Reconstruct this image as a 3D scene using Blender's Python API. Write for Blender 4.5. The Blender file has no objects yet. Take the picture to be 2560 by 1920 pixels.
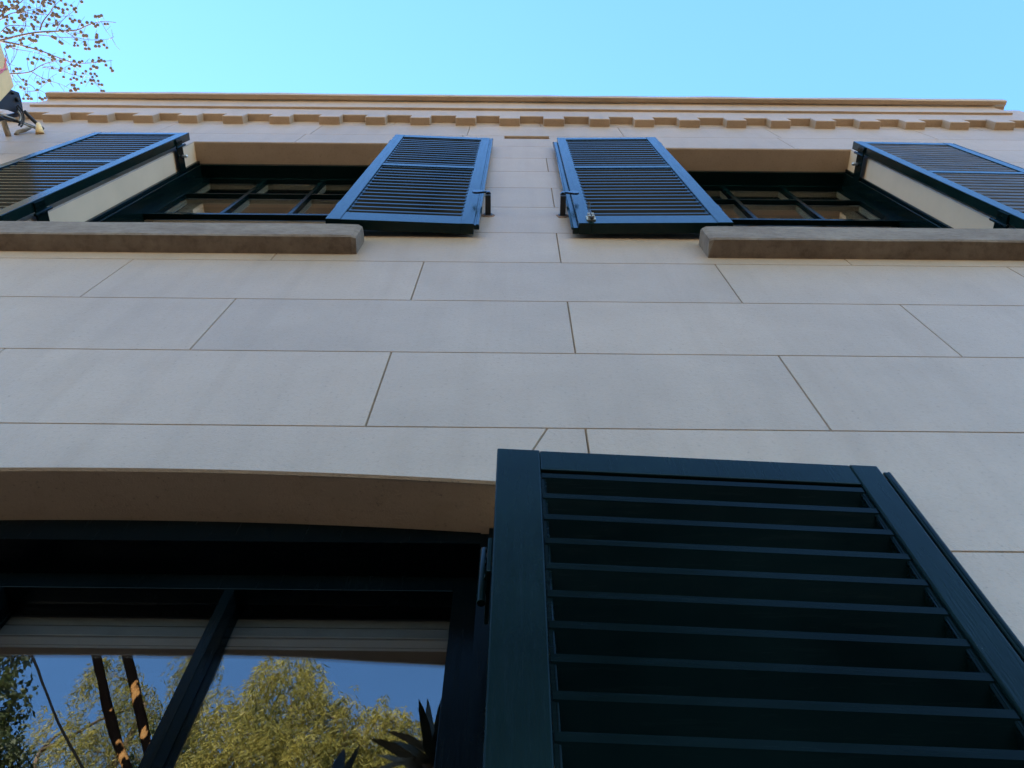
import bpy, bmesh, math, random
import numpy as np
from mathutils import Vector, Matrix
random.seed(11)
rng = np.random.default_rng(7)
S = bpy.context.scene
COL = S.collection

# ------------------------------------------------------------------ materials
def new_mat(name):
    m = bpy.data.materials.new(name); m.use_nodes = True
    nt = m.node_tree; nt.nodes.clear()
    out = nt.nodes.new('ShaderNodeOutputMaterial')
    return m, nt, out

def nd(nt, kind, **kw):
    n = nt.nodes.new(kind)
    for k, v in kw.items():
        if hasattr(n, k): setattr(n, k, v)
        else: n.inputs[k.replace('_', ' ')].default_value = v
    return n

def noise(nt, scale, detail=4, rough=.55, vec=None):
    n = nt.nodes.new('ShaderNodeTexNoise')
    n.inputs['Scale'].default_value = scale; n.inputs['Detail'].default_value = detail
    n.inputs['Roughness'].default_value = rough
    if vec: nt.links.new(vec, n.inputs['Vector'])
    return n

def coords(nt, sc=(1, 1, 1)):
    g = nt.nodes.new('ShaderNodeNewGeometry')
    mp = nt.nodes.new('ShaderNodeMapping'); mp.inputs['Scale'].default_value = sc
    nt.links.new(g.outputs['Position'], mp.inputs['Vector'])
    return mp.outputs['Vector']

def ramp(nt, fac, stops):
    r = nt.nodes.new('ShaderNodeValToRGB')
    e = r.color_ramp.elements
    e.remove(e[-1]); e[0].position = stops[0][0]; e[0].color = (*stops[0][1], 1)
    for p, c in stops[1:]: e.new(p).color = (*c, 1)
    nt.links.new(fac, r.inputs['Fac'])
    return r.outputs['Color']

def mixc(nt, fac, a, b, mode='MIX'):
    m = nt.nodes.new('ShaderNodeMix'); m.data_type = 'RGBA'; m.blend_type = mode
    if isinstance(fac, (int, float)): m.inputs[0].default_value = fac
    else: nt.links.new(fac, m.inputs[0])
    for sock, v in ((m.inputs[6], a), (m.inputs[7], b)):
        if isinstance(v, tuple): sock.default_value = (*v, 1)
        else: nt.links.new(v, sock)
    return m.outputs[2]

def bump(nt, height, strength, dist, prev=None):
    b = nt.nodes.new('ShaderNodeBump')
    b.inputs['Strength'].default_value = strength; b.inputs['Distance'].default_value = dist
    nt.links.new(height, b.inputs['Height'])
    if prev: nt.links.new(prev, b.inputs['Normal'])
    return b.outputs['Normal']

def principled(nt, out, col, rough, normal=None, spec=.5, coat=0, coat_rough=.1):
    p = nt.nodes.new('ShaderNodeBsdfPrincipled')
    for nm, v in (('Base Color', col), ('Roughness', rough)):
        if isinstance(v, tuple): p.inputs[nm].default_value = (*v, 1)
        elif isinstance(v, (int, float)): p.inputs[nm].default_value = v
        else: nt.links.new(v, p.inputs[nm])
    p.inputs['Specular IOR Level'].default_value = spec
    p.inputs['Coat Weight'].default_value = coat; p.inputs['Coat Roughness'].default_value = coat_rough
    if normal:
        nt.links.new(normal, p.inputs['Normal']); nt.links.new(normal, p.inputs['Coat Normal'])
    nt.links.new(p.outputs[0], out.inputs['Surface'])
    return p

def mat_render():
    m, nt, out = new_mat('cream_render')
    v = coords(nt)
    big = noise(nt, 1.1, 5, .6, v); mid = noise(nt, 7, 5, .6, v)
    c = ramp(nt, big.outputs['Fac'], [(.30, (.318, .227, .155)), (.5, (.362, .258, .176)), (.70, (.398, .286, .198))])
    c2 = ramp(nt, mid.outputs['Fac'], [(.3, (.93, .92, .90)), (.65, (1, 1, 1))])
    col = mixc(nt, 1., c, c2, 'MULTIPLY')
    # pin holes and tiny specks of the float finish
    sp = noise(nt, 150, 3, .6, v)
    s2 = ramp(nt, sp.outputs['Fac'], [(.27, (.60, .58, .56)), (.36, (.93, .93, .93)), (.5, (1, 1, 1)), (.75, (1.0, 1.0, 1.0))])
    col = mixc(nt, 1., col, s2, 'MULTIPLY')
    # faint vertical water marks
    vs = coords(nt, (9, 9, .5)); st = noise(nt, 1.6, 4, .6, vs)
    s3 = ramp(nt, st.outputs['Fac'], [(.34, (.94, .93, .91)), (.52, (1, 1, 1))])
    col = mixc(nt, 1., col, s3, 'MULTIPLY')
    at = nt.nodes.new('ShaderNodeAttribute'); at.attribute_name = 'tone'
    tn = ramp(nt, at.outputs['Fac'], [(0, (1, 1, 1)), (1, (.875, .885, .90))])
    col = mixc(nt, 1., col, tn, 'MULTIPLY')
    f1 = noise(nt, 330, 3, .6, v); f2 = noise(nt, 85, 4, .6, v); f3 = noise(nt, 3.5, 3, .5, v)
    n = bump(nt, f3.outputs['Fac'], .35, .004)
    n = bump(nt, f2.outputs['Fac'], .42, .0022, n)
    n = bump(nt, f1.outputs['Fac'], .75, .0013, n)
    principled(nt, out, col, .48, n, .68)
    return m

def mat_paint(name, base, rough, coat, grain=(60, 60, 4), gr=.13, wave=.5, spec=.2, chips=True):
    """old brushed gloss paint on timber"""
    m, nt, out = new_mat(name)
    v = coords(nt); vg = coords(nt, grain)
    big = noise(nt, 6, 5, .6, v)
    lo = tuple(c * .75 for c in base); hi = tuple(c * 1.3 + .001 for c in base)
    col = ramp(nt, big.outputs['Fac'], [(.3, lo), (.7, hi)])
    chip = noise(nt, 70, 3, .6, v)
    cm = ramp(nt, chip.outputs['Fac'], [(.765, (0, 0, 0)), (.79, (1, 1, 1))])
    if chips: col = mixc(nt, cm, col, (.12, .14, .13))
    g = noise(nt, 7, 5, .65, vg); d = noise(nt, 3.2, 2, .5, v)
    n = bump(nt, d.outputs['Fac'], .12 * wave, .01)
    n = bump(nt, g.outputs['Fac'], gr, .0008, n)
    dust = noise(nt, 2.2, 6, .7, vg)
    r = nt.nodes.new('ShaderNodeMapRange')
    r.inputs['From Min'].default_value = .3; r.inputs['From Max'].default_value = .75
    r.inputs['To Min'].default_value = rough * .6; r.inputs['To Max'].default_value = rough * 1.9
    nt.links.new(dust.outputs['Fac'], r.inputs['Value'])
    principled(nt, out, col, r.outputs[0], n, spec, coat, .13)
    return m

def mat_stone():
    m, nt, out = new_mat('sill_stone')
    v = coords(nt, (1, 1, 2.2))
    a = noise(nt, 7, 8, .7, v); b = noise(nt, 38, 5, .65, v)
    c = ramp(nt, a.outputs['Fac'], [(.25, (.125, .09, .066)), (.48, (.17, .13, .10)), (.72, (.225, .18, .14))])
    c2 = ramp(nt, b.outputs['Fac'], [(.30, (.72, .7, .68)), (.55, (1, 1, 1))])
    c = mixc(nt, 1., c, c2, 'MULTIPLY')
    w = noise(nt, 11, 5, .7, v)
    wm = ramp(nt, w.outputs['Fac'], [(.70, (0, 0, 0)), (.80, (.6, .6, .6))])
    c = mixc(nt, wm, c, (.33, .29, .25))
    f = noise(nt, 140, 4, .6, v)
    n = bump(nt, b.outputs['Fac'], .5, .004); n = bump(nt, f.outputs['Fac'], .6, .0015, n)
    principled(nt, out, c, .9, n, .25)
    return m

def mat_plain(name, base, rough=.7, var=.25, scale=8, bmp=.2, metal=0, spec=.5):
    m, nt, out = new_mat(name)
    v = coords(nt); a = noise(nt, scale, 5, .6, v)
    lo = tuple(c * (1 - var) for c in base); hi = tuple(min(1, c * (1 + var)) for c in base)
    c = ramp(nt, a.outputs['Fac'], [(.3, lo), (.7, hi)])
    f = noise(nt, scale * 14, 3, .6, v)
    n = bump(nt, f.outputs['Fac'], bmp, .002)
    p = principled(nt, out, c, rough, n, spec)
    p.inputs['Metallic'].default_value = metal
    return m

def mat_glass(name, ior, tint=(.94, .96, .95)):
    """window pane: Fresnel mirror over a clear sheet, slightly wavy old glass"""
    m, nt, out = new_mat(name)
    v = coords(nt); a = noise(nt, 3.2, 2, .5, v)
    n = bump(nt, a.outputs['Fac'], .05, .02)
    lw = nt.nodes.new('ShaderNodeLayerWeight'); lw.inputs['Blend'].default_value = .5   # facing term, Schlick curve on it
    pw = nt.nodes.new('ShaderNodeMath'); pw.operation = 'POWER'; pw.inputs[1].default_value = 5
    nt.links.new(lw.outputs['Facing'], pw.inputs[0])
    fr = nt.nodes.new('ShaderNodeMapRange'); fr.inputs['To Min'].default_value = ior; fr.inputs['To Max'].default_value = 1.0
    nt.links.new(pw.outputs[0], fr.inputs['Value'])
    gl = nt.nodes.new('ShaderNodeBsdfGlossy'); gl.inputs['Roughness'].default_value = .006
    gl.inputs['Color'].default_value = (1, 1, 1, 1)
    tr = nt.nodes.new('ShaderNodeBsdfTransparent'); tr.inputs['Color'].default_value = (*tint, 1)
    mx = nt.nodes.new('ShaderNodeMixShader')
    nt.links.new(n, gl.inputs['Normal'])
    nt.links.new(fr.outputs[0], mx.inputs[0]); nt.links.new(tr.outputs[0], mx.inputs[1]); nt.links.new(gl.outputs[0], mx.inputs[2])
    nt.links.new(mx.outputs[0], out.inputs['Surface'])
    return m

def mat_leaf(name, a, b, trans=.35):
    m, nt, out = new_mat(name)
    v = coords(nt); n1 = noise(nt, 1.3, 3, .6, v); n2 = noise(nt, 9, 2, .6, v)
    mx = nt.nodes.new('ShaderNodeMath'); mx.operation = 'ADD'
    nt.links.new(n1.outputs['Fac'], mx.inputs[0]); nt.links.new(n2.outputs['Fac'], mx.inputs[1])
    c = ramp(nt, mx.outputs[0], [(.0, a), (1.0, b)])
    hf = nt.nodes.new('ShaderNodeMath'); hf.operation = 'MULTIPLY'; hf.inputs[1].default_value = .5
    nt.links.new(mx.outputs[0], hf.inputs[0])
    c = ramp(nt, hf.outputs[0], [(.38, a), (.62, b)])
    d = nt.nodes.new('ShaderNodeBsdfPrincipled'); d.inputs['Roughness'].default_value = .55
    d.inputs['Specular IOR Level'].default_value = .3
    t = nt.nodes.new('ShaderNodeBsdfTranslucent'); s = nt.nodes.new('ShaderNodeMixShader'); s.inputs[0].default_value = trans
    nt.links.new(c, d.inputs['Base Color']); nt.links.new(c, t.inputs['Color'])
    nt.links.new(d.outputs[0], s.inputs[1]); nt.links.new(t.outputs[0], s.inputs[2]); nt.links.new(s.outputs[0], out.inputs['Surface'])
    return m

def mat_seed():
    m, nt, out = new_mat('seed_ball')
    v = coords(nt); a = noise(nt, 150, 3, .6, v)
    c = ramp(nt, a.outputs['Fac'], [(.3, (.075, .058, .046)), (.7, (.175, .13, .092))])
    n = bump(nt, a.outputs['Fac'], .8, .004)
    principled(nt, out, c, .9, n, .2)
    return m

RENDER = mat_render()
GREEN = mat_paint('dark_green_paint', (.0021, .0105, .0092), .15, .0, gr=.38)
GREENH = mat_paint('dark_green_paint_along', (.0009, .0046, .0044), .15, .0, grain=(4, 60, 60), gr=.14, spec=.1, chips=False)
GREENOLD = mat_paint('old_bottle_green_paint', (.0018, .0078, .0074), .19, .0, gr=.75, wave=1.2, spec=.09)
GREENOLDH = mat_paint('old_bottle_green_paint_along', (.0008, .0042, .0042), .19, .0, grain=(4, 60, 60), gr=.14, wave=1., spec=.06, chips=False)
LOWFRAME = mat_paint('deep_green_paint', (.0005, .0020, .0026), .18, .0, gr=.12, spec=.06, chips=False)
BROWNREFL = mat_paint('brown_reflection_paint', (.055, .048, .044), .42, .0, grain=(4, 60, 60), gr=.12, chips=False)  # grey-brown reflection put into the louvre base colour
GREENW = mat_paint('window_green_paint', (.0011, .0060, .0056), .16, .0, gr=.12, spec=.08, chips=False)
BLIND = mat_plain('blind_cloth', (.043, .040, .040), .8, .15, 20, .2)
CABLE = mat_plain('cable_black', (.004, .004, .004), .95, .2, 20, .1, 0, .05)
BLACKP = mat_plain('black_iron', (.012, .012, .014), .5, .3, 20)
STONE = mat_stone()
CREAM = mat_plain('cream_joinery', (.46, .40, .31), .5, .08, 6, .08)
GLASS = mat_glass('window_glass', .105)
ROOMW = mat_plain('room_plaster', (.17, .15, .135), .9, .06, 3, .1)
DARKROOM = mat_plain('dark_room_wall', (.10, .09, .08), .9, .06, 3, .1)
ROOMF = mat_plain('room_floor', (.09, .06, .04), .6, .3, 5, .1)
ROOFM = mat_plain('roof_sheet', (.22, .2, .19), .8, .2, 4)
CLAY = mat_plain('vent_clay', (.44, .33, .22), .9, .2, 30)
STEEL = mat_plain('zinc_steel', (.42, .44, .45), .38, .2, 25, .1, .85)
RUST = mat_plain('rusty_iron', (.16, .085, .05), .85, .4, 30)
SIGNC = mat_plain('sign_cream', (.74, .52, .26), .6, .12, 9, .15)
PINK = mat_plain('sign_pink', (.68, .16, .22), .6, .1, 9, .1)
GREYC = mat_plain('grey_cable', (.03, .028, .026), .6, .2, 20)
WHITEC = mat_plain('white_cable', (.30, .28, .25), .5, .1, 20)
PIPE = mat_plain('painted_pipe', (.30, .235, .17), .7, .25, 20)
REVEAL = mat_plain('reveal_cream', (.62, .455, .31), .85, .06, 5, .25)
BOLTC = mat_plain('bolt_grey', (.34, .34, .31), .5, .15, 30)
CURT = mat_plain('curtain_cloth', (.62, .45, .29), .9, .1, 30, .2)
BARK = mat_plain('plane_bark', (.30, .26, .22), .9, .35, 5, .5)
TWIG = mat_plain('twig_bark', (.13, .10, .085), .9, .3, 12, .4)
GUMB = mat_plain('brown_bark', (.10, .065, .04), .9, .45, 3, .6)
def mat_sunfleck():
    m, nt, out = new_mat('sun_flecked_bark')
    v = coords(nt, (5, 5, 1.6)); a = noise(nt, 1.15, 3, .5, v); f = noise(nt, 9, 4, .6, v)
    c = ramp(nt, a.outputs['Fac'], [(.61, (.003, .0022, .002)), (.645, (.24, .115, .04)), (.75, (.30, .16, .06))])  # orange sun flecks on a shaded trunk, painted into the bark colour
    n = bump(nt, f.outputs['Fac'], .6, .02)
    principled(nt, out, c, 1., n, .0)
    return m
SUNFLECK = mat_sunfleck()
GLOSSB = mat_plain('gloss_black', (.006, .008, .009), .14, .3, 20, .03)
SEED = mat_seed()
LEAFA = mat_leaf('pepper_leaf', (.06, .07, .014), (.42, .35, .08))
LEAFB = mat_leaf('dark_leaf', (.022, .036, .012), (.07, .085, .022))
LEAFC = mat_leaf('sword_leaf', (.004, .007, .004), (.012, .016, .008), .05)

# ------------------------------------------------------------------ mesh builder
class MB:
    def __init__(s): s.v = []; s.f = []; s.m = []; s.smooth = []
    def face(s, pts, mi=0, smooth=False):
        b = len(s.v); s.v += [tuple(p) for p in pts]; s.f.append(tuple(range(b, b + len(pts)))); s.m.append(mi); s.smooth.append(smooth)
    def box(s, x0, x1, y0, y1, z0, z1, mi=0, skip=''):
        if x0 > x1: x0, x1 = x1, x0
        b = len(s.v)
        s.v += [(x, y, z) for z in (z0, z1) for y in (y0, y1) for x in (x0, x1)]
        F = {'b': (0, 2, 3, 1), 't': (4, 5, 7, 6), 'f': (0, 1, 5, 4), 'k': (2, 6, 7, 3), 'l': (0, 4, 6, 2), 'r': (1, 3, 7, 5)}
        for k, q in F.items():
            if k in skip: continue
            s.f.append(tuple(b + i for i in q)); s.m.append(mi); s.smooth.append(False)
    def prism(s, prof, x0, x1, mi=0, axis='x', smooth=False):
        """closed profile [(a,b)] extruded along an axis"""
        n = len(prof); b = len(s.v)
        def P(t, a, c): return {'x': (t, a, c), 'y': (a, t, c), 'z': (a, c, t)}[axis]
        s.v += [P(x0, a, c) for a, c in prof] + [P(x1, a, c) for a, c in prof]
        for i in range(n):
            j = (i + 1) % n
            s.f.append((b + i, b + j, b + n + j, b + n + i)); s.m.append(mi); s.smooth.append(smooth)
        s.f.append(tuple(b + i for i in reversed(range(n)))); s.m.append(mi); s.smooth.append(False)
        s.f.append(tuple(b + n + i for i in range(n))); s.m.append(mi); s.smooth.append(False)
    def tube(s, pts, r, n=8, mi=0, caps=True):
        pts = [Vector(p) for p in pts]
        rs = r if isinstance(r, (list, tuple)) else [r] * len(pts)
        b = len(s.v); up = Vector((0, 0, 1))
        t0 = (pts[1] - pts[0]).normalized()
        a = t0.orthogonal().normalized()
        for i, p in enumerate(pts):
            t = (pts[min(i + 1, len(pts) - 1)] - pts[max(i - 1, 0)])
            t = t.normalized() if t.length > 1e-9 else t0
            a = (a - t * a.dot(t)); a = a.normalized() if a.length > 1e-6 else t.orthogonal().normalized()
            c = t.cross(a)
            for k in range(n):
                w = 2 * math.pi * k / n
                s.v.append(tuple(p + (a * math.cos(w) + c * math.sin(w)) * rs[i]))
        for i in range(len(pts) - 1):
            for k in range(n):
                q = b + i * n
                s.f.append((q + k, q + (k + 1) % n, q + n + (k + 1) % n, q + n + k)); s.m.append(mi); s.smooth.append(True)
        if caps:
            s.f.append(tuple(b + k for k in reversed(range(n)))); s.m.append(mi); s.smooth.append(False)
            q = b + (len(pts) - 1) * n
            s.f.append(tuple(q + k for k in range(n))); s.m.append(mi); s.smooth.append(False)
    def ball(s, c, r, n=8, mi=0):
        b = len(s.v); R = n // 2
        for i in range(1, R):
            th = math.pi * i / R
            for k in range(n):
                ph = 2 * math.pi * k / n
                s.v.append((c[0] + r * math.sin(th) * math.cos(ph), c[1] + r * math.sin(th) * math.sin(ph), c[2] + r * math.cos(th)))
        top = len(s.v); s.v += [(c[0], c[1], c[2] + r), (c[0], c[1], c[2] - r)]
        for k in range(n):
            k2 = (k + 1) % n
            s.f.append((top, b + k, b + k2)); s.m.append(mi); s.smooth.append(True)
            e = b + (R - 2) * n
            s.f.append((top + 1, e + k2, e + k)); s.m.append(mi); s.smooth.append(True)
            for i in range(R - 2):
                q = b + i * n
                s.f.append((q + k, q + n + k, q + n + k2, q + k2)); s.m.append(mi); s.smooth.append(True)
    def build(s, name, mats, parent=None, bevel=0, fix=True):
        me = bpy.data.meshes.new(name)
        me.from_pydata(s.v, [], s.f)
        mats = mats if isinstance(mats, (list, tuple)) else [mats]
        for m in mats: me.materials.append(m)
        me.polygons.foreach_set('material_index', s.m)
        me.polygons.foreach_set('use_smooth', s.smooth)
        if fix:
            bm = bmesh.new(); bm.from_mesh(me)
            bmesh.ops.recalc_face_normals(bm, faces=bm.faces); bm.to_mesh(me); bm.free()
        me.update()
        o = bpy.data.objects.new(name, me); COL.objects.link(o)
        if parent: o.parent = parent
        if bevel:
            md = o.modifiers.new('bevel', 'BEVEL'); md.width = bevel; md.segments = 2; md.limit_method = 'ANGLE'; md.angle_limit = math.radians(50)
            md.harden_normals = False
        return o

def empty(name, loc, label, cat, group=None):
    o = bpy.data.objects.new(name, None); COL.objects.link(o); o.location = loc; o.empty_display_size = .2
    tag(o, label, cat, group); return o
def tag(o, label=None, cat=None, group=None, kind=None):
    for k, v in (('label', label), ('category', cat), ('group', group), ('kind', kind)):
        if v: o[k] = v
    return o
BRANCHES={'b1':[(-4.59,-0.22,9.5),(-4.48,-0.2,9.5),(-4.35,-0.23,9.5),(-4.13,-0.27,9.5),(-3.94,-0.28,9.5),(-3.8,-0.29,9.5),(-3.7,-0.33,9.5),(-3.59,-0.36,9.5),(-3.45,-0.35,9.5)],'b1b':[(-4.14,-0.28,9.53),(-4.1,-0.35,9.53),(-4.03,-0.42,9.53),(-3.95,-0.48,9.53),(-3.87,-0.55,9.53)],'b1c':[(-4.11,-0.25,9.41),(-4.01,-0.24,9.41),(-3.88,-0.23,9.41),(-3.79,-0.23,9.41),(-3.68,-0.21,9.41),(-3.51,-0.22,9.41),(-3.45,-0.24,9.41)],'b2':[(-4.59,-0.22,9.5),(-4.49,-0.19,9.5),(-4.38,-0.17,9.5),(-4.27,-0.15,9.5),(-4.14,-0.11,9.5),(-4.03,-0.07,9.5),(-3.92,-0.03,9.5),(-3.77,-0.02,9.5),(-3.54,-0.05,9.5)],'b2b':[(-4.49,-0.17,9.59),(-4.43,-0.13,9.59),(-4.32,-0.11,9.59),(-4.22,-0.09,9.59),(-4.11,-0.04,9.59)],'b3':[(-4.47,0.05,9.2),(-4.28,0.04,9.2),(-4.11,0.03,9.2),(-4.01,-0.02,9.2),(-3.88,-0.06,9.2),(-3.77,-0.06,9.2)],'b3b':[(-4.09,0.02,9.16),(-4.03,0.07,9.16),(-3.95,0.1,9.16),(-3.86,0.13,9.16),(-3.77,0.17,9.16)],'b3c':[(-4.29,0.04,9.74),(-4.23,0.03,9.74),(-4.13,0.06,9.74),(-4.01,0.1,9.74),(-3.9,0.12,9.74),(-3.86,0.15,9.74)],'b3d':[(-4.37,-0.09,9.33),(-4.36,-0.02,9.33),(-4.29,-0.1,9.33),(-4.25,-0.19,9.33)],'b3e':[(-4.35,-0.15,9.31),(-4.35,-0.02,9.31),(-4.33,0.09,9.31),(-4.28,0.15,9.31),(-4.21,0.17,9.31)],'b4':[(-4.57,-0.29,9.5),(-4.44,-0.39,9.5),(-4.34,-0.45,9.5),(-4.26,-0.49,9.5),(-4.15,-0.56,9.5)],'b4b':[(-4.43,-0.36,9.48),(-4.33,-0.41,9.48),(-4.22,-0.43,9.48),(-4.11,-0.46,9.48),(-4.04,-0.5,9.48)],'b5':[(-4.53,0.09,9.74),(-4.48,0.16,9.74),(-4.43,0.2,9.74),(-4.38,0.24,9.74),(-4.31,0.19,9.74),(-4.25,0.15,9.74)],'b6':[(-4.23,-0.43,9.48),(-4.21,-0.42,9.48),(-4.11,-0.41,9.48),(-4.01,-0.41,9.48),(-3.9,-0.4,9.48),(-3.8,-0.41,9.48)],'b7':[(-4.03,-0.28,9.6),(-3.97,-0.34,9.6),(-3.92,-0.39,9.6),(-3.83,-0.46,9.6),(-3.76,-0.52,9.6)],'b8':[(-4.18,-0.25,9.26),(-4.13,-0.31,9.26),(-4.09,-0.41,9.26),(-4.09,-0.47,9.26)],'b9':[(-4.51,-0.26,9.59),(-4.42,-0.31,9.59),(-4.28,-0.31,9.59),(-4.15,-0.31,9.59),(-4.03,-0.34,9.59),(-3.97,-0.36,9.59)],'b10':[(-4.26,0.16,9.76),(-4.25,0.22,9.76)],'b11':[(-3.95,-0.47,9.52),(-3.97,-0.51,9.52),(-3.99,-0.55,9.52)],'b12':[(-4.34,0.23,9.67),(-4.42,0.23,9.67),(-4.48,0.23,9.67)],'b13':[(-3.96,-0.27,9.62),(-3.89,-0.23,9.62),(-3.89,-0.19,9.62)],'b14':[(-3.57,-0.27,9.2),(-3.65,-0.28,9.2),(-3.7,-0.3,9.2)]}
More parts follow.
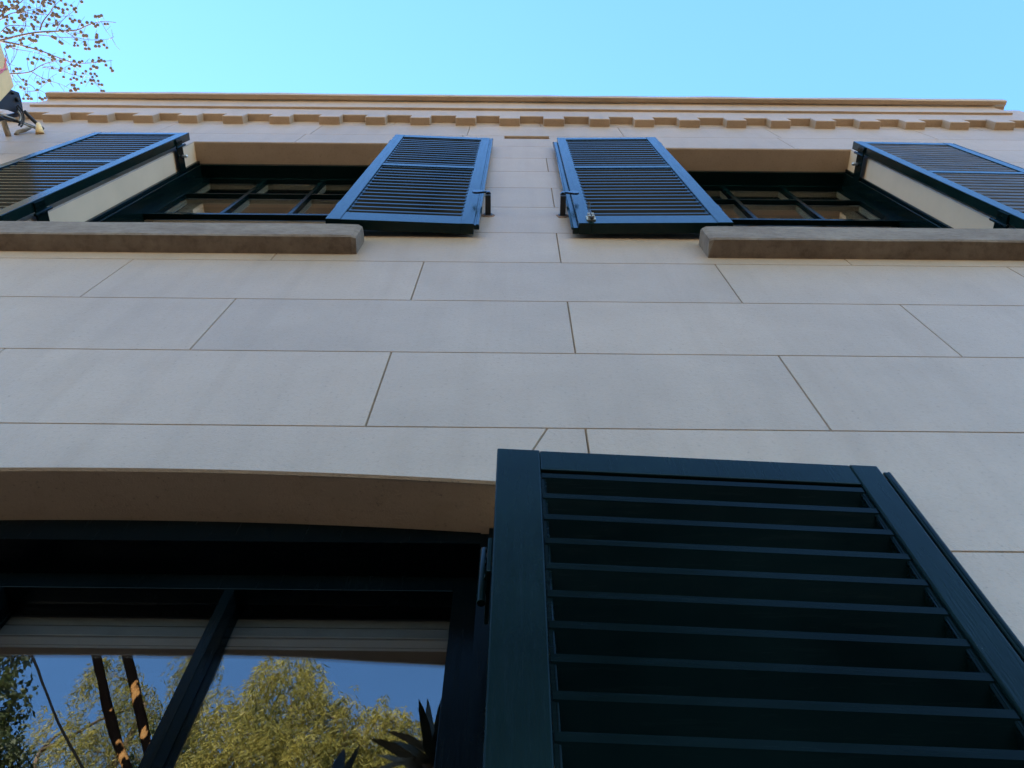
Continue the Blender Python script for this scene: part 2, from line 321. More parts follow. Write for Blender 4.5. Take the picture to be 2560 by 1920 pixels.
BALLS=[(-4.12,-0.39,9.41,-4.14,-0.42,9.48),(-4.09,-0.39,9.42,-4.12,-0.41,9.48),(-4.09,-0.37,9.4,-4.12,-0.41,9.48),(-4.1,-0.35,9.46,-4.11,-0.34,9.53),(-4.2,-0.33,9.54,-4.24,-0.31,9.59),(-4.19,-0.29,9.54,-4.22,-0.31,9.59),(-4.03,-0.37,9.52,-4.06,-0.33,9.59),(-3.98,-0.36,9.54,-4.01,-0.34,9.59),(-4.01,-0.32,9.54,-4.04,-0.34,9.59),(-3.92,-0.4,9.44,-3.94,-0.4,9.48),(-3.94,-0.42,9.43,-3.97,-0.41,9.48),(-4.0,-0.44,9.42,-4.04,-0.41,9.48),(-4.04,-0.44,9.41,-4.08,-0.41,9.48),(-4.0,-0.48,9.42,-4.04,-0.5,9.48),(-4.1,-0.43,9.43,-4.13,-0.42,9.48),(-4.06,-0.47,9.21,-4.09,-0.47,9.26),(-4.24,-0.47,9.45,-4.27,-0.48,9.5),(-4.29,-0.46,9.46,-4.31,-0.46,9.5),(-4.33,-0.46,9.44,-4.35,-0.44,9.5),(-4.22,-0.43,9.44,-4.25,-0.42,9.48),(-4.34,-0.39,9.43,-4.37,-0.39,9.48),(-4.29,-0.38,9.41,-4.34,-0.41,9.48),(-3.9,-0.46,9.46,-3.95,-0.48,9.53),(-3.93,-0.47,9.47,-3.95,-0.47,9.52),(-3.84,-0.45,9.41,-3.88,-0.4,9.48),(-3.86,-0.45,9.53,-3.88,-0.42,9.6),(-3.93,-0.51,9.46,-3.97,-0.51,9.52),(-3.88,-0.52,9.49,-3.9,-0.52,9.53),(-3.83,-0.49,9.45,-3.9,-0.52,9.53),(-3.82,-0.48,9.53,-3.83,-0.46,9.6),(-3.73,-0.51,9.54,-3.77,-0.52,9.6),(-3.81,-0.45,9.55,-3.84,-0.46,9.6),(-3.79,-0.43,9.53,-3.84,-0.45,9.6),(-3.79,-0.46,9.54,-3.83,-0.46,9.6),(-3.8,-0.38,9.42,-3.83,-0.41,9.48),(-3.77,-0.36,9.39,-3.81,-0.41,9.48),(-3.75,-0.37,9.4,-3.8,-0.41,9.48),(-3.72,-0.36,9.41,-3.75,-0.31,9.5),(-3.67,-0.35,9.44,-3.7,-0.33,9.5),(-3.72,-0.33,9.45,-3.74,-0.32,9.5),(-3.62,-0.34,9.45,-3.65,-0.34,9.5),(-3.6,-0.32,9.43,-3.64,-0.35,9.5),(-3.58,-0.4,9.42,-3.61,-0.35,9.5),(-3.55,-0.4,9.42,-3.59,-0.36,9.5),(-3.52,-0.34,9.44,-3.54,-0.35,9.5),(-3.5,-0.34,9.45,-3.52,-0.35,9.5),(-3.93,-0.32,9.53,-3.98,-0.33,9.6),(-3.85,-0.32,9.44,-3.89,-0.29,9.5),(-3.92,-0.29,9.45,-3.94,-0.28,9.5),(-3.9,-0.28,9.45,-3.92,-0.29,9.5),(-4.03,-0.27,9.45,-4.05,-0.28,9.5),(-4.08,-0.24,9.36,-4.1,-0.25,9.41),(-4.16,-0.25,9.45,-4.18,-0.26,9.5),(-4.34,-0.28,9.53,-4.37,-0.31,9.59),(-4.32,-0.27,9.43,-4.35,-0.23,9.5),(-4.43,-0.26,9.54,-4.47,-0.28,9.59),(-4.4,-0.28,9.53,-4.45,-0.29,9.59),(-4.13,-0.29,9.21,-4.15,-0.28,9.26),(-4.4,-0.22,9.46,-4.43,-0.21,9.5),(-4.24,-0.22,9.43,-4.28,-0.24,9.5),(-4.14,-0.22,9.19,-4.18,-0.25,9.26),(-4.27,-0.18,9.44,-4.32,-0.16,9.5),(-4.17,-0.21,9.42,-4.21,-0.26,9.5),(-4.1,-0.21,9.32,-4.11,-0.25,9.41),(-4.08,-0.21,9.32,-4.1,-0.25,9.41),(-4.18,-0.22,9.42,-4.22,-0.26,9.5),(-3.93,-0.23,9.36,-3.95,-0.24,9.41),(-3.95,-0.24,9.36,-3.97,-0.24,9.41),(-3.88,-0.2,9.33,-3.91,-0.24,9.41),(-3.86,-0.19,9.32,-3.89,-0.23,9.41),(-3.85,-0.25,9.56,-3.89,-0.23,9.62),(-3.75,-0.22,9.36,-3.77,-0.22,9.41),(-3.87,-0.18,9.57,-3.89,-0.19,9.62),(-3.84,-0.16,9.55,-3.89,-0.19,9.62),(-3.87,-0.16,9.55,-3.89,-0.19,9.62),(-3.6,-0.29,9.15,-3.63,-0.28,9.2),(-3.58,-0.26,9.14,-3.59,-0.27,9.2),(-3.56,-0.26,9.15,-3.58,-0.27,9.2),(-3.68,-0.2,9.35,-3.71,-0.22,9.41),(-3.67,-0.18,9.33,-3.69,-0.22,9.41),(-3.66,-0.15,9.3,-3.69,-0.22,9.41),(-3.63,-0.15,9.3,-3.67,-0.22,9.41),(-3.56,-0.26,9.34,-3.6,-0.22,9.41),(-3.57,-0.24,9.35,-3.6,-0.22,9.41),(-3.58,-0.2,9.35,-3.6,-0.22,9.41),(-3.56,-0.2,9.35,-3.58,-0.22,9.41),(-3.58,-0.17,9.32,-3.61,-0.22,9.41),(-3.54,-0.21,9.36,-3.56,-0.22,9.41),(-3.55,-0.17,9.32,-3.58,-0.22,9.41),(-3.51,-0.18,9.33,-3.54,-0.22,9.41),(-3.48,-0.16,9.31,-3.52,-0.22,9.41),(-4.43,-0.15,9.55,-4.45,-0.14,9.59),(-4.45,-0.15,9.54,-4.47,-0.15,9.59),(-4.25,-0.17,9.28,-4.26,-0.16,9.33),(-4.3,-0.16,9.26,-4.35,-0.15,9.31),(-4.24,-0.15,9.46,-4.26,-0.15,9.5),(-4.16,-0.14,9.45,-4.2,-0.13,9.5),(-4.12,-0.12,9.45,-4.14,-0.11,9.5),(-3.9,-0.11,9.41,-3.98,-0.05,9.5),(-3.72,-0.1,9.12,-3.77,-0.06,9.2),(-4.06,-0.09,9.46,-4.08,-0.09,9.5),(-4.03,-0.07,9.45,-4.05,-0.08,9.5),(-3.86,-0.08,9.14,-3.88,-0.06,9.2),(-4.09,-0.04,9.55,-4.11,-0.04,9.59),(-4.27,-0.05,9.49,-4.29,-0.1,9.59),(-4.23,-0.06,9.52,-4.25,-0.1,9.59),(-4.2,-0.05,9.51,-4.21,-0.08,9.59),(-4.17,-0.05,9.52,-4.19,-0.07,9.59),(-4.15,-0.04,9.52,-4.17,-0.06,9.59),(-4.03,-0.05,9.1,-4.06,0.0,9.2),(-3.94,-0.05,9.46,-3.97,-0.05,9.5),(-3.82,-0.06,9.16,-3.84,-0.06,9.2),(-3.85,-0.04,9.45,-3.87,-0.02,9.5),(-3.78,-0.04,9.45,-3.81,-0.02,9.5),(-3.81,-0.03,9.46,-3.83,-0.02,9.5),(-3.88,-0.01,9.45,-3.9,-0.03,9.5),(-3.85,-0.0,9.44,-3.88,-0.02,9.5),(-3.83,-0.01,9.44,-3.85,-0.02,9.5),(-3.8,0.0,9.43,-3.83,-0.02,9.5),(-4.01,0.04,9.66,-4.06,0.08,9.74),(-4.09,0.04,9.68,-4.12,0.06,9.74),(-3.97,0.07,9.68,-4.01,0.1,9.74),(-3.98,0.09,9.69,-4.01,0.1,9.74),(-3.9,0.08,9.67,-3.95,0.11,9.74),(-4.18,0.04,9.7,-4.2,0.04,9.74),(-4.11,0.06,9.69,-4.12,0.06,9.74),(-4.07,0.11,9.65,-4.09,0.07,9.74),(-4.01,0.13,9.65,-4.03,0.09,9.74),(-3.99,0.12,9.67,-4.01,0.1,9.74),(-3.96,0.13,9.66,-3.98,0.1,9.74),(-3.93,0.11,9.69,-3.95,0.11,9.74),(-3.86,0.06,9.65,-3.93,0.12,9.74),(-3.7,0.02,9.41,-3.74,-0.02,9.5),(-3.68,0.0,9.43,-3.71,-0.03,9.5),(-3.65,0.01,9.42,-3.69,-0.03,9.5),(-3.68,-0.05,9.44,-3.71,-0.03,9.5),(-3.69,-0.04,9.45,-3.72,-0.03,9.5),(-3.62,-0.07,9.43,-3.65,-0.03,9.5),(-3.61,-0.05,9.45,-3.63,-0.04,9.5),(-3.59,-0.04,9.46,-3.61,-0.04,9.5),(-3.57,-0.01,9.43,-3.6,-0.04,9.5),(-3.64,-0.04,9.46,-3.66,-0.03,9.5),(-3.52,0.01,9.4,-3.56,-0.05,9.5),(-3.5,0.03,9.38,-3.55,-0.05,9.5),(-3.82,0.08,9.65,-3.9,0.13,9.74),(-3.82,0.11,9.67,-3.88,0.14,9.74),(-3.85,0.14,9.69,-3.87,0.15,9.74),(-3.82,0.14,9.68,-3.86,0.15,9.74),(-3.78,0.08,9.64,-3.88,0.14,9.74),(-3.77,0.1,9.65,-3.86,0.15,9.74),(-3.84,0.17,9.68,-3.86,0.15,9.74),(-3.92,0.16,9.65,-3.94,0.12,9.74),(-3.89,0.15,9.66,-3.9,0.13,9.74),(-3.76,0.14,9.64,-3.86,0.15,9.74),(-3.76,0.17,9.64,-3.86,0.15,9.74),(-3.72,0.17,9.61,-3.86,0.15,9.74),(-3.73,0.12,9.09,-3.79,0.16,9.16),(-3.71,0.12,9.08,-3.78,0.17,9.16),(-3.68,0.15,9.08,-3.77,0.17,9.16),(-3.72,0.15,9.1,-3.77,0.17,9.16),(-3.71,0.16,9.09,-3.77,0.17,9.16),(-3.76,0.17,9.11,-3.78,0.16,9.16),(-3.73,0.22,9.6,-3.86,0.15,9.74),(-3.7,0.22,9.58,-3.86,0.15,9.74),(-4.19,0.0,9.13,-4.23,0.03,9.2),(-4.16,-0.0,9.13,-4.2,0.03,9.2),(-4.23,0.02,9.15,-4.25,0.04,9.2),(-4.46,0.14,9.69,-4.49,0.15,9.74),(-4.43,0.15,9.68,-4.47,0.17,9.74),(-4.01,0.1,9.08,-4.03,0.07,9.16),(-4.31,0.17,9.67,-4.33,0.2,9.74),(-3.97,0.1,9.1,-3.98,0.09,9.16),(-3.93,0.09,9.12,-3.96,0.1,9.16),(-4.32,0.22,9.63,-4.34,0.23,9.67),(-4.44,0.18,9.68,-4.46,0.18,9.74),(-4.26,0.16,9.26,-4.28,0.15,9.31),(-4.43,0.21,9.62,-4.46,0.23,9.67),(-4.41,0.26,9.6,-4.43,0.23,9.67),(-4.39,0.27,9.59,-4.42,0.23,9.67),(-4.39,0.29,9.57,-4.42,0.23,9.67),(-4.43,0.29,9.57,-4.46,0.23,9.67),(-4.36,0.29,9.57,-4.41,0.23,9.67),(-4.32,0.29,9.64,-4.38,0.24,9.74),(-4.29,0.3,9.62,-4.38,0.24,9.74),(-4.26,0.29,9.62,-4.38,0.24,9.74),(-4.33,0.33,9.6,-4.38,0.24,9.74),(-4.34,-0.48,9.4,-4.37,-0.43,9.5),(-4.33,-0.5,9.38,-4.36,-0.43,9.5),(-4.28,-0.51,9.41,-4.31,-0.46,9.5),(-4.25,-0.51,9.43,-4.28,-0.48,9.5),(-4.36,-0.47,9.41,-4.39,-0.42,9.5),(-4.35,-0.45,9.44,-4.38,-0.42,9.5),(-4.07,-0.51,9.39,-4.1,-0.47,9.48),(-4.04,-0.51,9.42,-4.06,-0.49,9.48),(-4.1,-0.52,9.42,-4.16,-0.55,9.5),(-4.0,-0.51,9.42,-4.04,-0.5,9.48)]

# ------------------------------------------------------------------ house
HX = 2.84
WIN = {'low': dict(x0=-1.14, x1=-.020, z0=.78, z1=2.616), 'L': dict(x0=-1.475, x1=-.50, z0=3.9, z1=5.556), 'R': dict(x0=.55, x1=1.50, z0=3.9, z1=5.492)}
def arch(x): return 2.643 - .084 * (x + .585) ** 2
house = empty('house', (0, 0, 0), 'cream rendered two storey house front with louvred shutters and dentil cornice, seen from below', 'house')

ZC = [.02, .30, .61, .92, 1.22, 1.53, 1.84, 2.15, 2.457, 2.784, 3.098, 3.404, 3.707, 4.004, 4.325, 4.623, 4.922, 5.208, 5.505, 5.80, 6.10, 6.40, 6.62]
XO = [.13, -.25, .13, -.25, .13, -.25, .12, -.25, .116, -.242, .119, -.239, .118, -.25, .125, -.25, .124, -.25, .13, -.24, .12, -.25]; XO[18] = -.26
wall = MB()
GW, GD = .0020, .0050
polys = []
HOLES = [(-1.14, -.020, .78, 2.457), (-1.475, -.50, 3.9, 5.556), (.55, 1.50, 3.9, 5.492), (-.059, .154, 5.714, 5.80)]
def clip_block(a, b, z0, z1):
    """a block as polygons with window holes cut away"""
    todo = [(a, b, z0, z1)]
    hit = [h for h in HOLES if h[0] < b - 1e-6 and h[1] > a + 1e-6 and h[2] < z1 - 1e-6 and h[3] > z0 + 1e-6]
    if not hit: return [[(a, z0), (b, z0), (b, z1), (a, z1)]]
    h = hit[0]; l, r, bo, t = h
    out = []
    full = bo <= z0 + 1e-6 and t >= z1 - 1e-6
    if full:
        if l > a + .003: out.append([(a, z0), (l, z0), (l, z1), (a, z1)])
        if r < b - .003: out.append([(r, z0), (b, z0), (b, z1), (r, z1)])
        return out
    la, ra = max(a, l), min(b, r)
    if bo > z0 and t >= z1 - 1e-6:      # notch from the top
        p = [(a, z0), (b, z0), (b, z1)]
        if ra < b - 1e-6: p += [(ra, z1), (ra, bo)]
        else: p[2] = (b, bo)
        if la > a + 1e-6: p += [(la, bo), (la, z1), (a, z1)]
        else: p += [(a, bo)]
        return [p]
    if bo <= z0 + 1e-6:                 # notch from the bottom
        p = [(a, z1)]
        if la > a + 1e-6: p += [(a, z0), (la, z0), (la, t)]
        else: p += [(a, t)]
        if ra < b - 1e-6: p += [(ra, t), (ra, z0), (b, z0)]
        else: p += [(b, t)]
        p += [(b, z1)]
        return [p]
    l, r = max(a, l), min(b, r)
    return [q for q in [[(a, z0), (l, z0), (l, z1), (a, z1)], [(r, z0), (b, z0), (b, z1), (r, z1)], [(l, z0), (r, z0), (r, bo), (l, bo)], [(l, t), (r, t), (r, z1), (l, z1)]] if abs(q[1][0] - q[0][0]) > .003]
PER = .7575
for i in range(len(ZC) - 1):
    z0, z1 = ZC[i], ZC[i + 1]
    k0 = math.floor((-HX - XO[i]) / PER)
    xs = [-HX] + [XO[i] + k * PER for k in range(k0, k0 + 10) if -HX + .05 < XO[i] + k * PER < HX - .05] + [HX]
    for a, b in zip(xs, xs[1:]):
        if i == 8:                       # lintel course over the lower window
            if b < -1.3 or a > .1: pass
            else: continue
        polys += clip_block(a, b, z0, z1)
xl = max([x for x in [.116 + k * PER for k in range(-8, 8)] if x < -1.29])
polys.append([(-.020, 2.457), (.114, 2.457), (.116, 2.784), (.054, 2.784), (-.003, 2.617), (-.020, 2.617)])
polys.append([(-1.14, 2.457), (-1.14, 2.617), (-1.168, 2.617), (-1.224, 2.784), (xl, 2.784), (xl, 2.457)])
N = 28
top = [(-1.224, 2.784), (.054, 2.784)]
lint = [(-1.168, 2.617)] + [(-1.14 + (1.111) * k / N, arch(-1.14 + 1.120 * k / N)) for k in range(N + 1)] + [(-.003, 2.617), (.054, 2.784), (-1.224, 2.784)]
polys.append(lint)
me = bpy.data.meshes.new('wall')
bm = bmesh.new()
fs = []
tl = bm.faces.layers.float.new('tone')
for p in polys:
    f = bm.faces.new([bm.verts.new((x, 0, z)) for x, z in p])
    f.normal_update()
    if f.normal.y > 0: f.normal_flip()
    f[tl] = random.random() ** 1.5
    fs.append(f)
outer = [(v, v.co.copy()) for v in bm.verts]
ret = bmesh.ops.inset_individual(bm, faces=fs, thickness=GW, depth=0, use_even_offset=True)
keep = set()
for f in fs:
    for v in f.verts: keep.add(v)
for v in bm.verts:
    if v not in keep: v.co.y = GD
# reveals and the inner face of the front wall
T = .30
def quad(a, b, c, d, mi=0):
    bm.faces.new([bm.verts.new(p) for p in (a, b, c, d)]).material_index = mi
for k, w in WIN.items():
    x0, x1, z0, z1 = w['x0'], w['x1'], w['z0'], w['z1']
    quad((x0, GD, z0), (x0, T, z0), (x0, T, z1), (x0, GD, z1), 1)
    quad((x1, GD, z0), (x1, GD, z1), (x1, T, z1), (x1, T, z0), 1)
    quad((x0, GD, z0), (x1, GD, z0), (x1, T, z0), (x0, T, z0))
    if k == 'low':
        for j in range(N):
            a = x0 + (x1 - x0) * j / N; b = x0 + (x1 - x0) * (j + 1) / N
            quad((a, GD, arch(a)), (a, T, arch(a)), (b, T, arch(b)), (b, GD, arch(b)))
    else:
        quad((x0, GD, z1), (x0, T, z1), (x1, T, z1), (x1, GD, z1))
# airbrick pocket
vx0, vx1, vz0, vz1 = HOLES[3]
for q in (((vx0, GD, vz0), (vx0, .05, vz0), (vx0, .05, vz1), (vx0, GD, vz1)), ((vx1, GD, vz0), (vx1, GD, vz1), (vx1, .05, vz1), (vx1, .05, vz0)),
          ((vx0, GD, vz1), (vx0, .05, vz1), (vx1, .05, vz1), (vx1, GD, vz1)), ((vx0, GD, vz0), (vx1, GD, vz0), (vx1, .05, vz0), (vx0, .05, vz0)),
          ((vx0, .05, vz0), (vx1, .05, vz0), (vx1, .05, vz1), (vx0, .05, vz1))): quad(*q)
# returns at both ends of the facade
for sx in (-1, 1):
    quad((sx * HX, GD, .0), (sx * HX, 6.2, .0), (sx * HX, 6.2, 6.62), (sx * HX, GD, 6.62))
quad((-HX, 6.2, 0), (HX, 6.2, 0), (HX, 6.2, 6.62), (-HX, 6.2, 6.62))
quad((-HX, GD, 0), (HX, GD, 0), (HX, GD, .02), (-HX, GD, .02))
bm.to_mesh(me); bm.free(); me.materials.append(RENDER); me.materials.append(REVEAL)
wallo = bpy.data.objects.new('wall', me); COL.objects.link(wallo); wallo.parent = house

def grid_wall(mb, x0, x1, z0, z1, y, holes):
    xs = sorted({x0, x1, *[h[0] for h in holes], *[h[1] for h in holes]}); zs = sorted({z0, z1, *[h[2] for h in holes], *[h[3] for h in holes]})
    for a, b in zip(xs, xs[1:]):
        for c, d in zip(zs, zs[1:]):
            if any(h[0] <= a + 1e-6 and h[1] >= b - 1e-6 and h[2] <= c + 1e-6 and h[3] >= d - 1e-6 for h in holes): continue
            mb.face([(a, y, c), (b, y, c), (b, y, d), (a, y, d)])
# rooms behind the windows
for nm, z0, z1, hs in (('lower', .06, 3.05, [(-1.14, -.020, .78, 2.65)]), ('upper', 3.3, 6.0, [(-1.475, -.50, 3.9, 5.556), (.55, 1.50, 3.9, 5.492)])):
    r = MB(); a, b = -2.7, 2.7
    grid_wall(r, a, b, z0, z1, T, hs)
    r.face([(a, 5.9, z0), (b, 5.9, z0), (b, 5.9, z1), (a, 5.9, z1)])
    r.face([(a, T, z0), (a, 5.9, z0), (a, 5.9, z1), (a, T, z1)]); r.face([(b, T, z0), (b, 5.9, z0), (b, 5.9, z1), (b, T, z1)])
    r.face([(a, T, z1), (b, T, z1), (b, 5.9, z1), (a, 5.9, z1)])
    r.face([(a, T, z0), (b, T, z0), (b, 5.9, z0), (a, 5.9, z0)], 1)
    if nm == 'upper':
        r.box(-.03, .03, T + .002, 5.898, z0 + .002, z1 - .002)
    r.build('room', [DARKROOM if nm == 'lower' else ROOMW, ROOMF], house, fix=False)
rf = MB(); rf.box(-HX + .003, HX - .003, .012, 6.19, 6.52, 6.60); rf.build('roof', ROOFM, house)

# cornice ------------------------------------------------------------
BY = -.038
cor = MB(); cor.box(-HX - .004, HX + .004, BY, .004, 6.216, 6.628); cornice = cor.build('cornice', RENDER, house, bevel=.004)
def wavy_bar(name, x0, x1, prof, amp, n=90):
    """running moulding with the hand-floated wobble of old render"""
    mb = MB(); m = len(prof)
    ph = [rng.normal(0, 1, n + 1) for _ in range(m)]
    for w in ph: w[:] = np.convolve(np.pad(w, 2, mode='edge'), [.15, .22, .26, .22, .15], 'valid')
    rings = []
    for i in range(n + 1):
        x = x0 + (x1 - x0) * i / n
        b = len(mb.v)
        for j, (y, z) in enumerate(prof):
            front = y < BY - .002
            mb.v.append((x, y + (ph[j][i] * amp if front else 0), z + (ph[(j + 1) % m][i] * amp * .7 if front else 0)))
        rings.append(b)
    for i in range(n):
        for j in range(m):
            k = (j + 1) % m
            mb.f.append((rings[i] + j, rings[i] + k, rings[i + 1] + k, rings[i + 1] + j)); mb.m.append(0); mb.smooth.append(False)
    mb.f.append(tuple(rings[0] + j for j in reversed(range(m)))); mb.m.append(0); mb.smooth.append(False)
    mb.f.append(tuple(rings[n] + j for j in range(m))); mb.m.append(0); mb.smooth.append(False)
    return mb.build(name, RENDER, cornice)
wavy_bar('moulding', -2.665, 2.70, [(BY + .004, 6.420), (-.0495, 6.420), (-.0515, 6.424), (-.0515, 6.612), (-.056, 6.63), (BY + .004, 6.632)], .0016)
wavy_bar('coping', -2.672, 2.762, [(BY + .006, 6.634), (-.0565, 6.634), (-.066, 6.622), (-.088, 6.620), (-.0915, 6.625), (-.0925, 6.668), (-.086, 6.676), (BY + .006, 6.70)], .0022)
DX = [-2.63, -2.40, -2.165, -1.93, -1.70, -1.467, -1.226, -.968, -.731, -.5, -.265, -.038, .191, .427, .657, .89, 1.131, 1.358, 1.589, 1.818, 2.05, 2.278, 2.51, 2.745]
for x in DX:
    d = MB(); w = .0525 + random.uniform(-.002, .002); z = 6.120 + random.uniform(-.003, .003); y = BY - .0012 + random.uniform(-.0015, .001)
    d.box(x - w, x + w, y, .004, z, 6.2155 + 0.02, skip='t')
    d.build('dentil', RENDER, cornice, bevel=.004)
# airbrick -----------------------------------------------------------
ab = MB()
ab.box(vx0 + .002, vx1 - .002, .018, .049, vz0 + .001, vz0 + .012)
for k in range(5):
    x = vx0 + (vx1 - vx0) * (k + 1) / 6 + random.uniform(-.002, .002)
    ab.box(x - .008, x + .008, .026, .049, vz0 + .0125, vz1 - .0015)
ab.build('airbrick', CLAY, house, bevel=.0015)

# windows ------------------------------------------------------------
def make_window(key, yf, ys, yg, glass_z1, gx, rail_z, bars_z_top, bars_z_bot, z_bottom_glass, head_z=None, sill=None):
    w = WIN[key]; x0, x1, z0, z1 = w['x0'], w['x1'], w['z0'], w['z1']
    g0, g1 = gx[0], gx[-1]
    fr = MB()
    e = .0015
    # stepped box frame: outer lining, then a bead, then the sash box
    so = (g0 - x0) * .42; so2 = (x1 - g1) * .42
    hz = head_z if head_z else z1 - (z1 - glass_z1) * .45
    yk = yg + .05
    fr.box(x0 + e, x0 + so, yf, yk, z0 + e, z1 - e); fr.box(x1 - so2, x1 - e, yf, yk, z0 + e, z1 - e)
    fr.box(x0 + e, x0 + so * .55, yf - .012, yf - .0005, z0 + e, z1 - .0035); fr.box(x1 - so2 * .55, x1 - e, yf - .012, yf - .0005, z0 + e, z1 - .0035)
    if key == 'low':
        n = 24; a, b = x0 + so, x1 - so2
        for k in range(n):
            p = a + (b - a) * k / n; q = a + (b - a) * (k + 1) / n
            for (ya, yb, zl) in ((yf, yk, hz),):
                bm_v = [(p, ya, zl), (q, ya, zl), (q, ya, arch(q) - e), (p, ya, arch(p) - e)]
                fr.face(bm_v)
            fr.face([(p, yf, hz), (q, yf, hz), (q, yk, hz), (p, yk, hz)])
    else:
        fr.box(x0 + so, x1 - so2, yf, yk, hz, z1 - e)
    fr.box(x0 + so, x1 - so2, yf, yk, z0 + e, z0 + .05)
    wn = fr.build('window', LOWFRAME if key == 'low' else GREENW, house, bevel=.0025 if key != 'low' else 0, fix=(key != 'low'))
    b = .0085 if key != 'low' else .0075
    def sash(y_front, y_glass, za, zb, hbars, bot):
        s = MB(); yb = y_glass + .024
        lx0, lx1 = x0 + so + .0005, x1 - so2 - .0005
        ztop = (hz - .0005) if zb == glass_z1 else zb + .035
        zb0 = za - bot
        def bar(xa, xb, zc, zd):
            s.box(xa, xb, y_front, y_glass - .0022, zc, zd, 0)
            s.box(xa + .0012, xb - .0012, y_glass + .0022, yb, zc + .0012, zd - .0012, 1)
        bar(lx0, g0, zb0, ztop); bar(g1, lx1, zb0, ztop)
        bar(g0, g1, zb, ztop); bar(g0, g1, zb0, za)
        for xm in gx[1:-1]: bar(xm - b, xm + b, za, zb)
        cols = [g0] + [v for xm in gx[1:-1] for v in (xm - b, xm + b)] + [g1]
        rows = [za] + [v for hb in hbars for v in (hb - b, hb + b)] + [zb]
        for hb in hbars:
            for i in range(0, len(cols), 2):
                s.box(cols[i], cols[i + 1], y_front + .0015, y_glass - .0022, hb - b, hb + b, 0)
                s.box(cols[i], cols[i + 1], y_glass + .0022, yb - .001, hb - b + .001, hb + b - .001, 1)
        s.build('sash', [LOWFRAME if key == 'low' else GREENW, LOWFRAME if key == 'low' else CREAM], wn, bevel=.0009)
        for i in range(0, len(cols), 2):
            for j in range(0, len(rows), 2):
                p = MB(); p.box(cols[i] - .004, cols[i + 1] + .004, y_glass - .0015, y_glass + .0015, rows[j] - .004, rows[j + 1] + .004)
                o = p.build('pane', GLASS, wn)
                cx, cz = (cols[i] + cols[i + 1]) / 2, (rows[j] + rows[j + 1]) / 2
                c = Vector((cx, y_glass, cz))
                for v in o.data.vertices: v.co -= c
                o.location = c
                o.rotation_euler = (math.radians(random.uniform(-.25, .25)), 0, math.radians(random.uniform(-.35, .35)))
    sash(ys, yg, rail_z + .02, glass_z1, bars_z_top, .022)
    sash(ys + .045, yg + .045, z_bottom_glass, rail_z - .024, bars_z_bot, .05)
    if sill:
        sx0, sx1, sy, sz0, sz1 = sill
        sm = MB(); n = 46
        prof = [(.07, sz0), (.004, sz0), (-sy + .004, sz0 + .0005), (-sy, sz0 + .006), (-sy - .001, sz1 - .012), (-sy + .008, sz1 - .001), (.06, sz1 + .004)]
        m = len(prof); base = []
        ph = [np.convolve(np.pad(rng.normal(0, 1, n + 1), 2, mode='edge'), [.15, .22, .26, .22, .15], 'valid') for _ in range(m)]
        for i in range(n + 1):
            x = sx0 + (sx1 - sx0) * i / n
            endt = min(i, n - i)
            rnd = {0: .006, 1: .001}.get(endt, 0)
            if endt == 1: x = sx0 + .012 if i == 1 else sx1 - .012
            base.append(len(sm.v))
            for j, (y, z) in enumerate(prof):
                zz = z; yy = y
                if y < .003:
                    yy = y + ph[j][i] * .0016 + rnd; zz = z + ph[j][i] * .0016 + (rnd if z < (sz0 + sz1) / 2 else -rnd)
                sm.v.append((x, yy, zz))
        for i in range(n):
            for j in range(m):
                k = (j + 1) % m
                sm.f.append((base[i] + j, base[i] + k, base[i + 1] + k, base[i + 1] + j)); sm.m.append(0); sm.smooth.append(False)
        sm.f.append(tuple(base[0] + j for j in reversed(range(m)))); sm.m.append(0); sm.smooth.append(False)
        sm.f.append(tuple(base[n] + j for j in range(m))); sm.m.append(0); sm.smooth.append(False)
        sm.build('sill', STONE, wn)
    return wn
make_window('low', .09, .15, .18, 2.556, [-1.075, -.7505, -.413, -.087], 1.70, [2.12], [1.24], .86, head_z=2.59, sill=(-1.30, .13, .055, .63, .775))
make_window('L', .098, .156, .18, 5.498, [-1.408, -1.148, -.882, -.62], 4.83, [5.202], [4.42], 4.02, head_z=5.522, sill=(-2.0, -.425, .051, 3.768, 3.898))
make_window('R', .098, .156, .18, 5.44, [.67, .930, 1.193, 1.452], 4.82, [5.176], [4.42], 4.02, head_z=5.462, sill=(.512, 2.05, .054, 3.764, 3.898))
# drawn-up blind behind the lower window head
bl = MB()
for z0_, z1_, yy in ((2.582, 2.614, .2074), (2.5605, 2.5815, .2070), (2.5580, 2.5600, .2076), (2.541, 2.5575, .2072), (2.5385, 2.5405, .2078), (2.518, 2.538, .2066), (2.5160, 2.5175, .2074), (2.500, 2.5155, .2072), (2.494, 2.4995, .2074)):
    bl.box(-1.118, -.047, yy, .226, z0_, z1_)
tag(bl.build('blind', BLIND, bevel=.0012), 'grey blind drawn up behind the top of the lower window', 'blind')

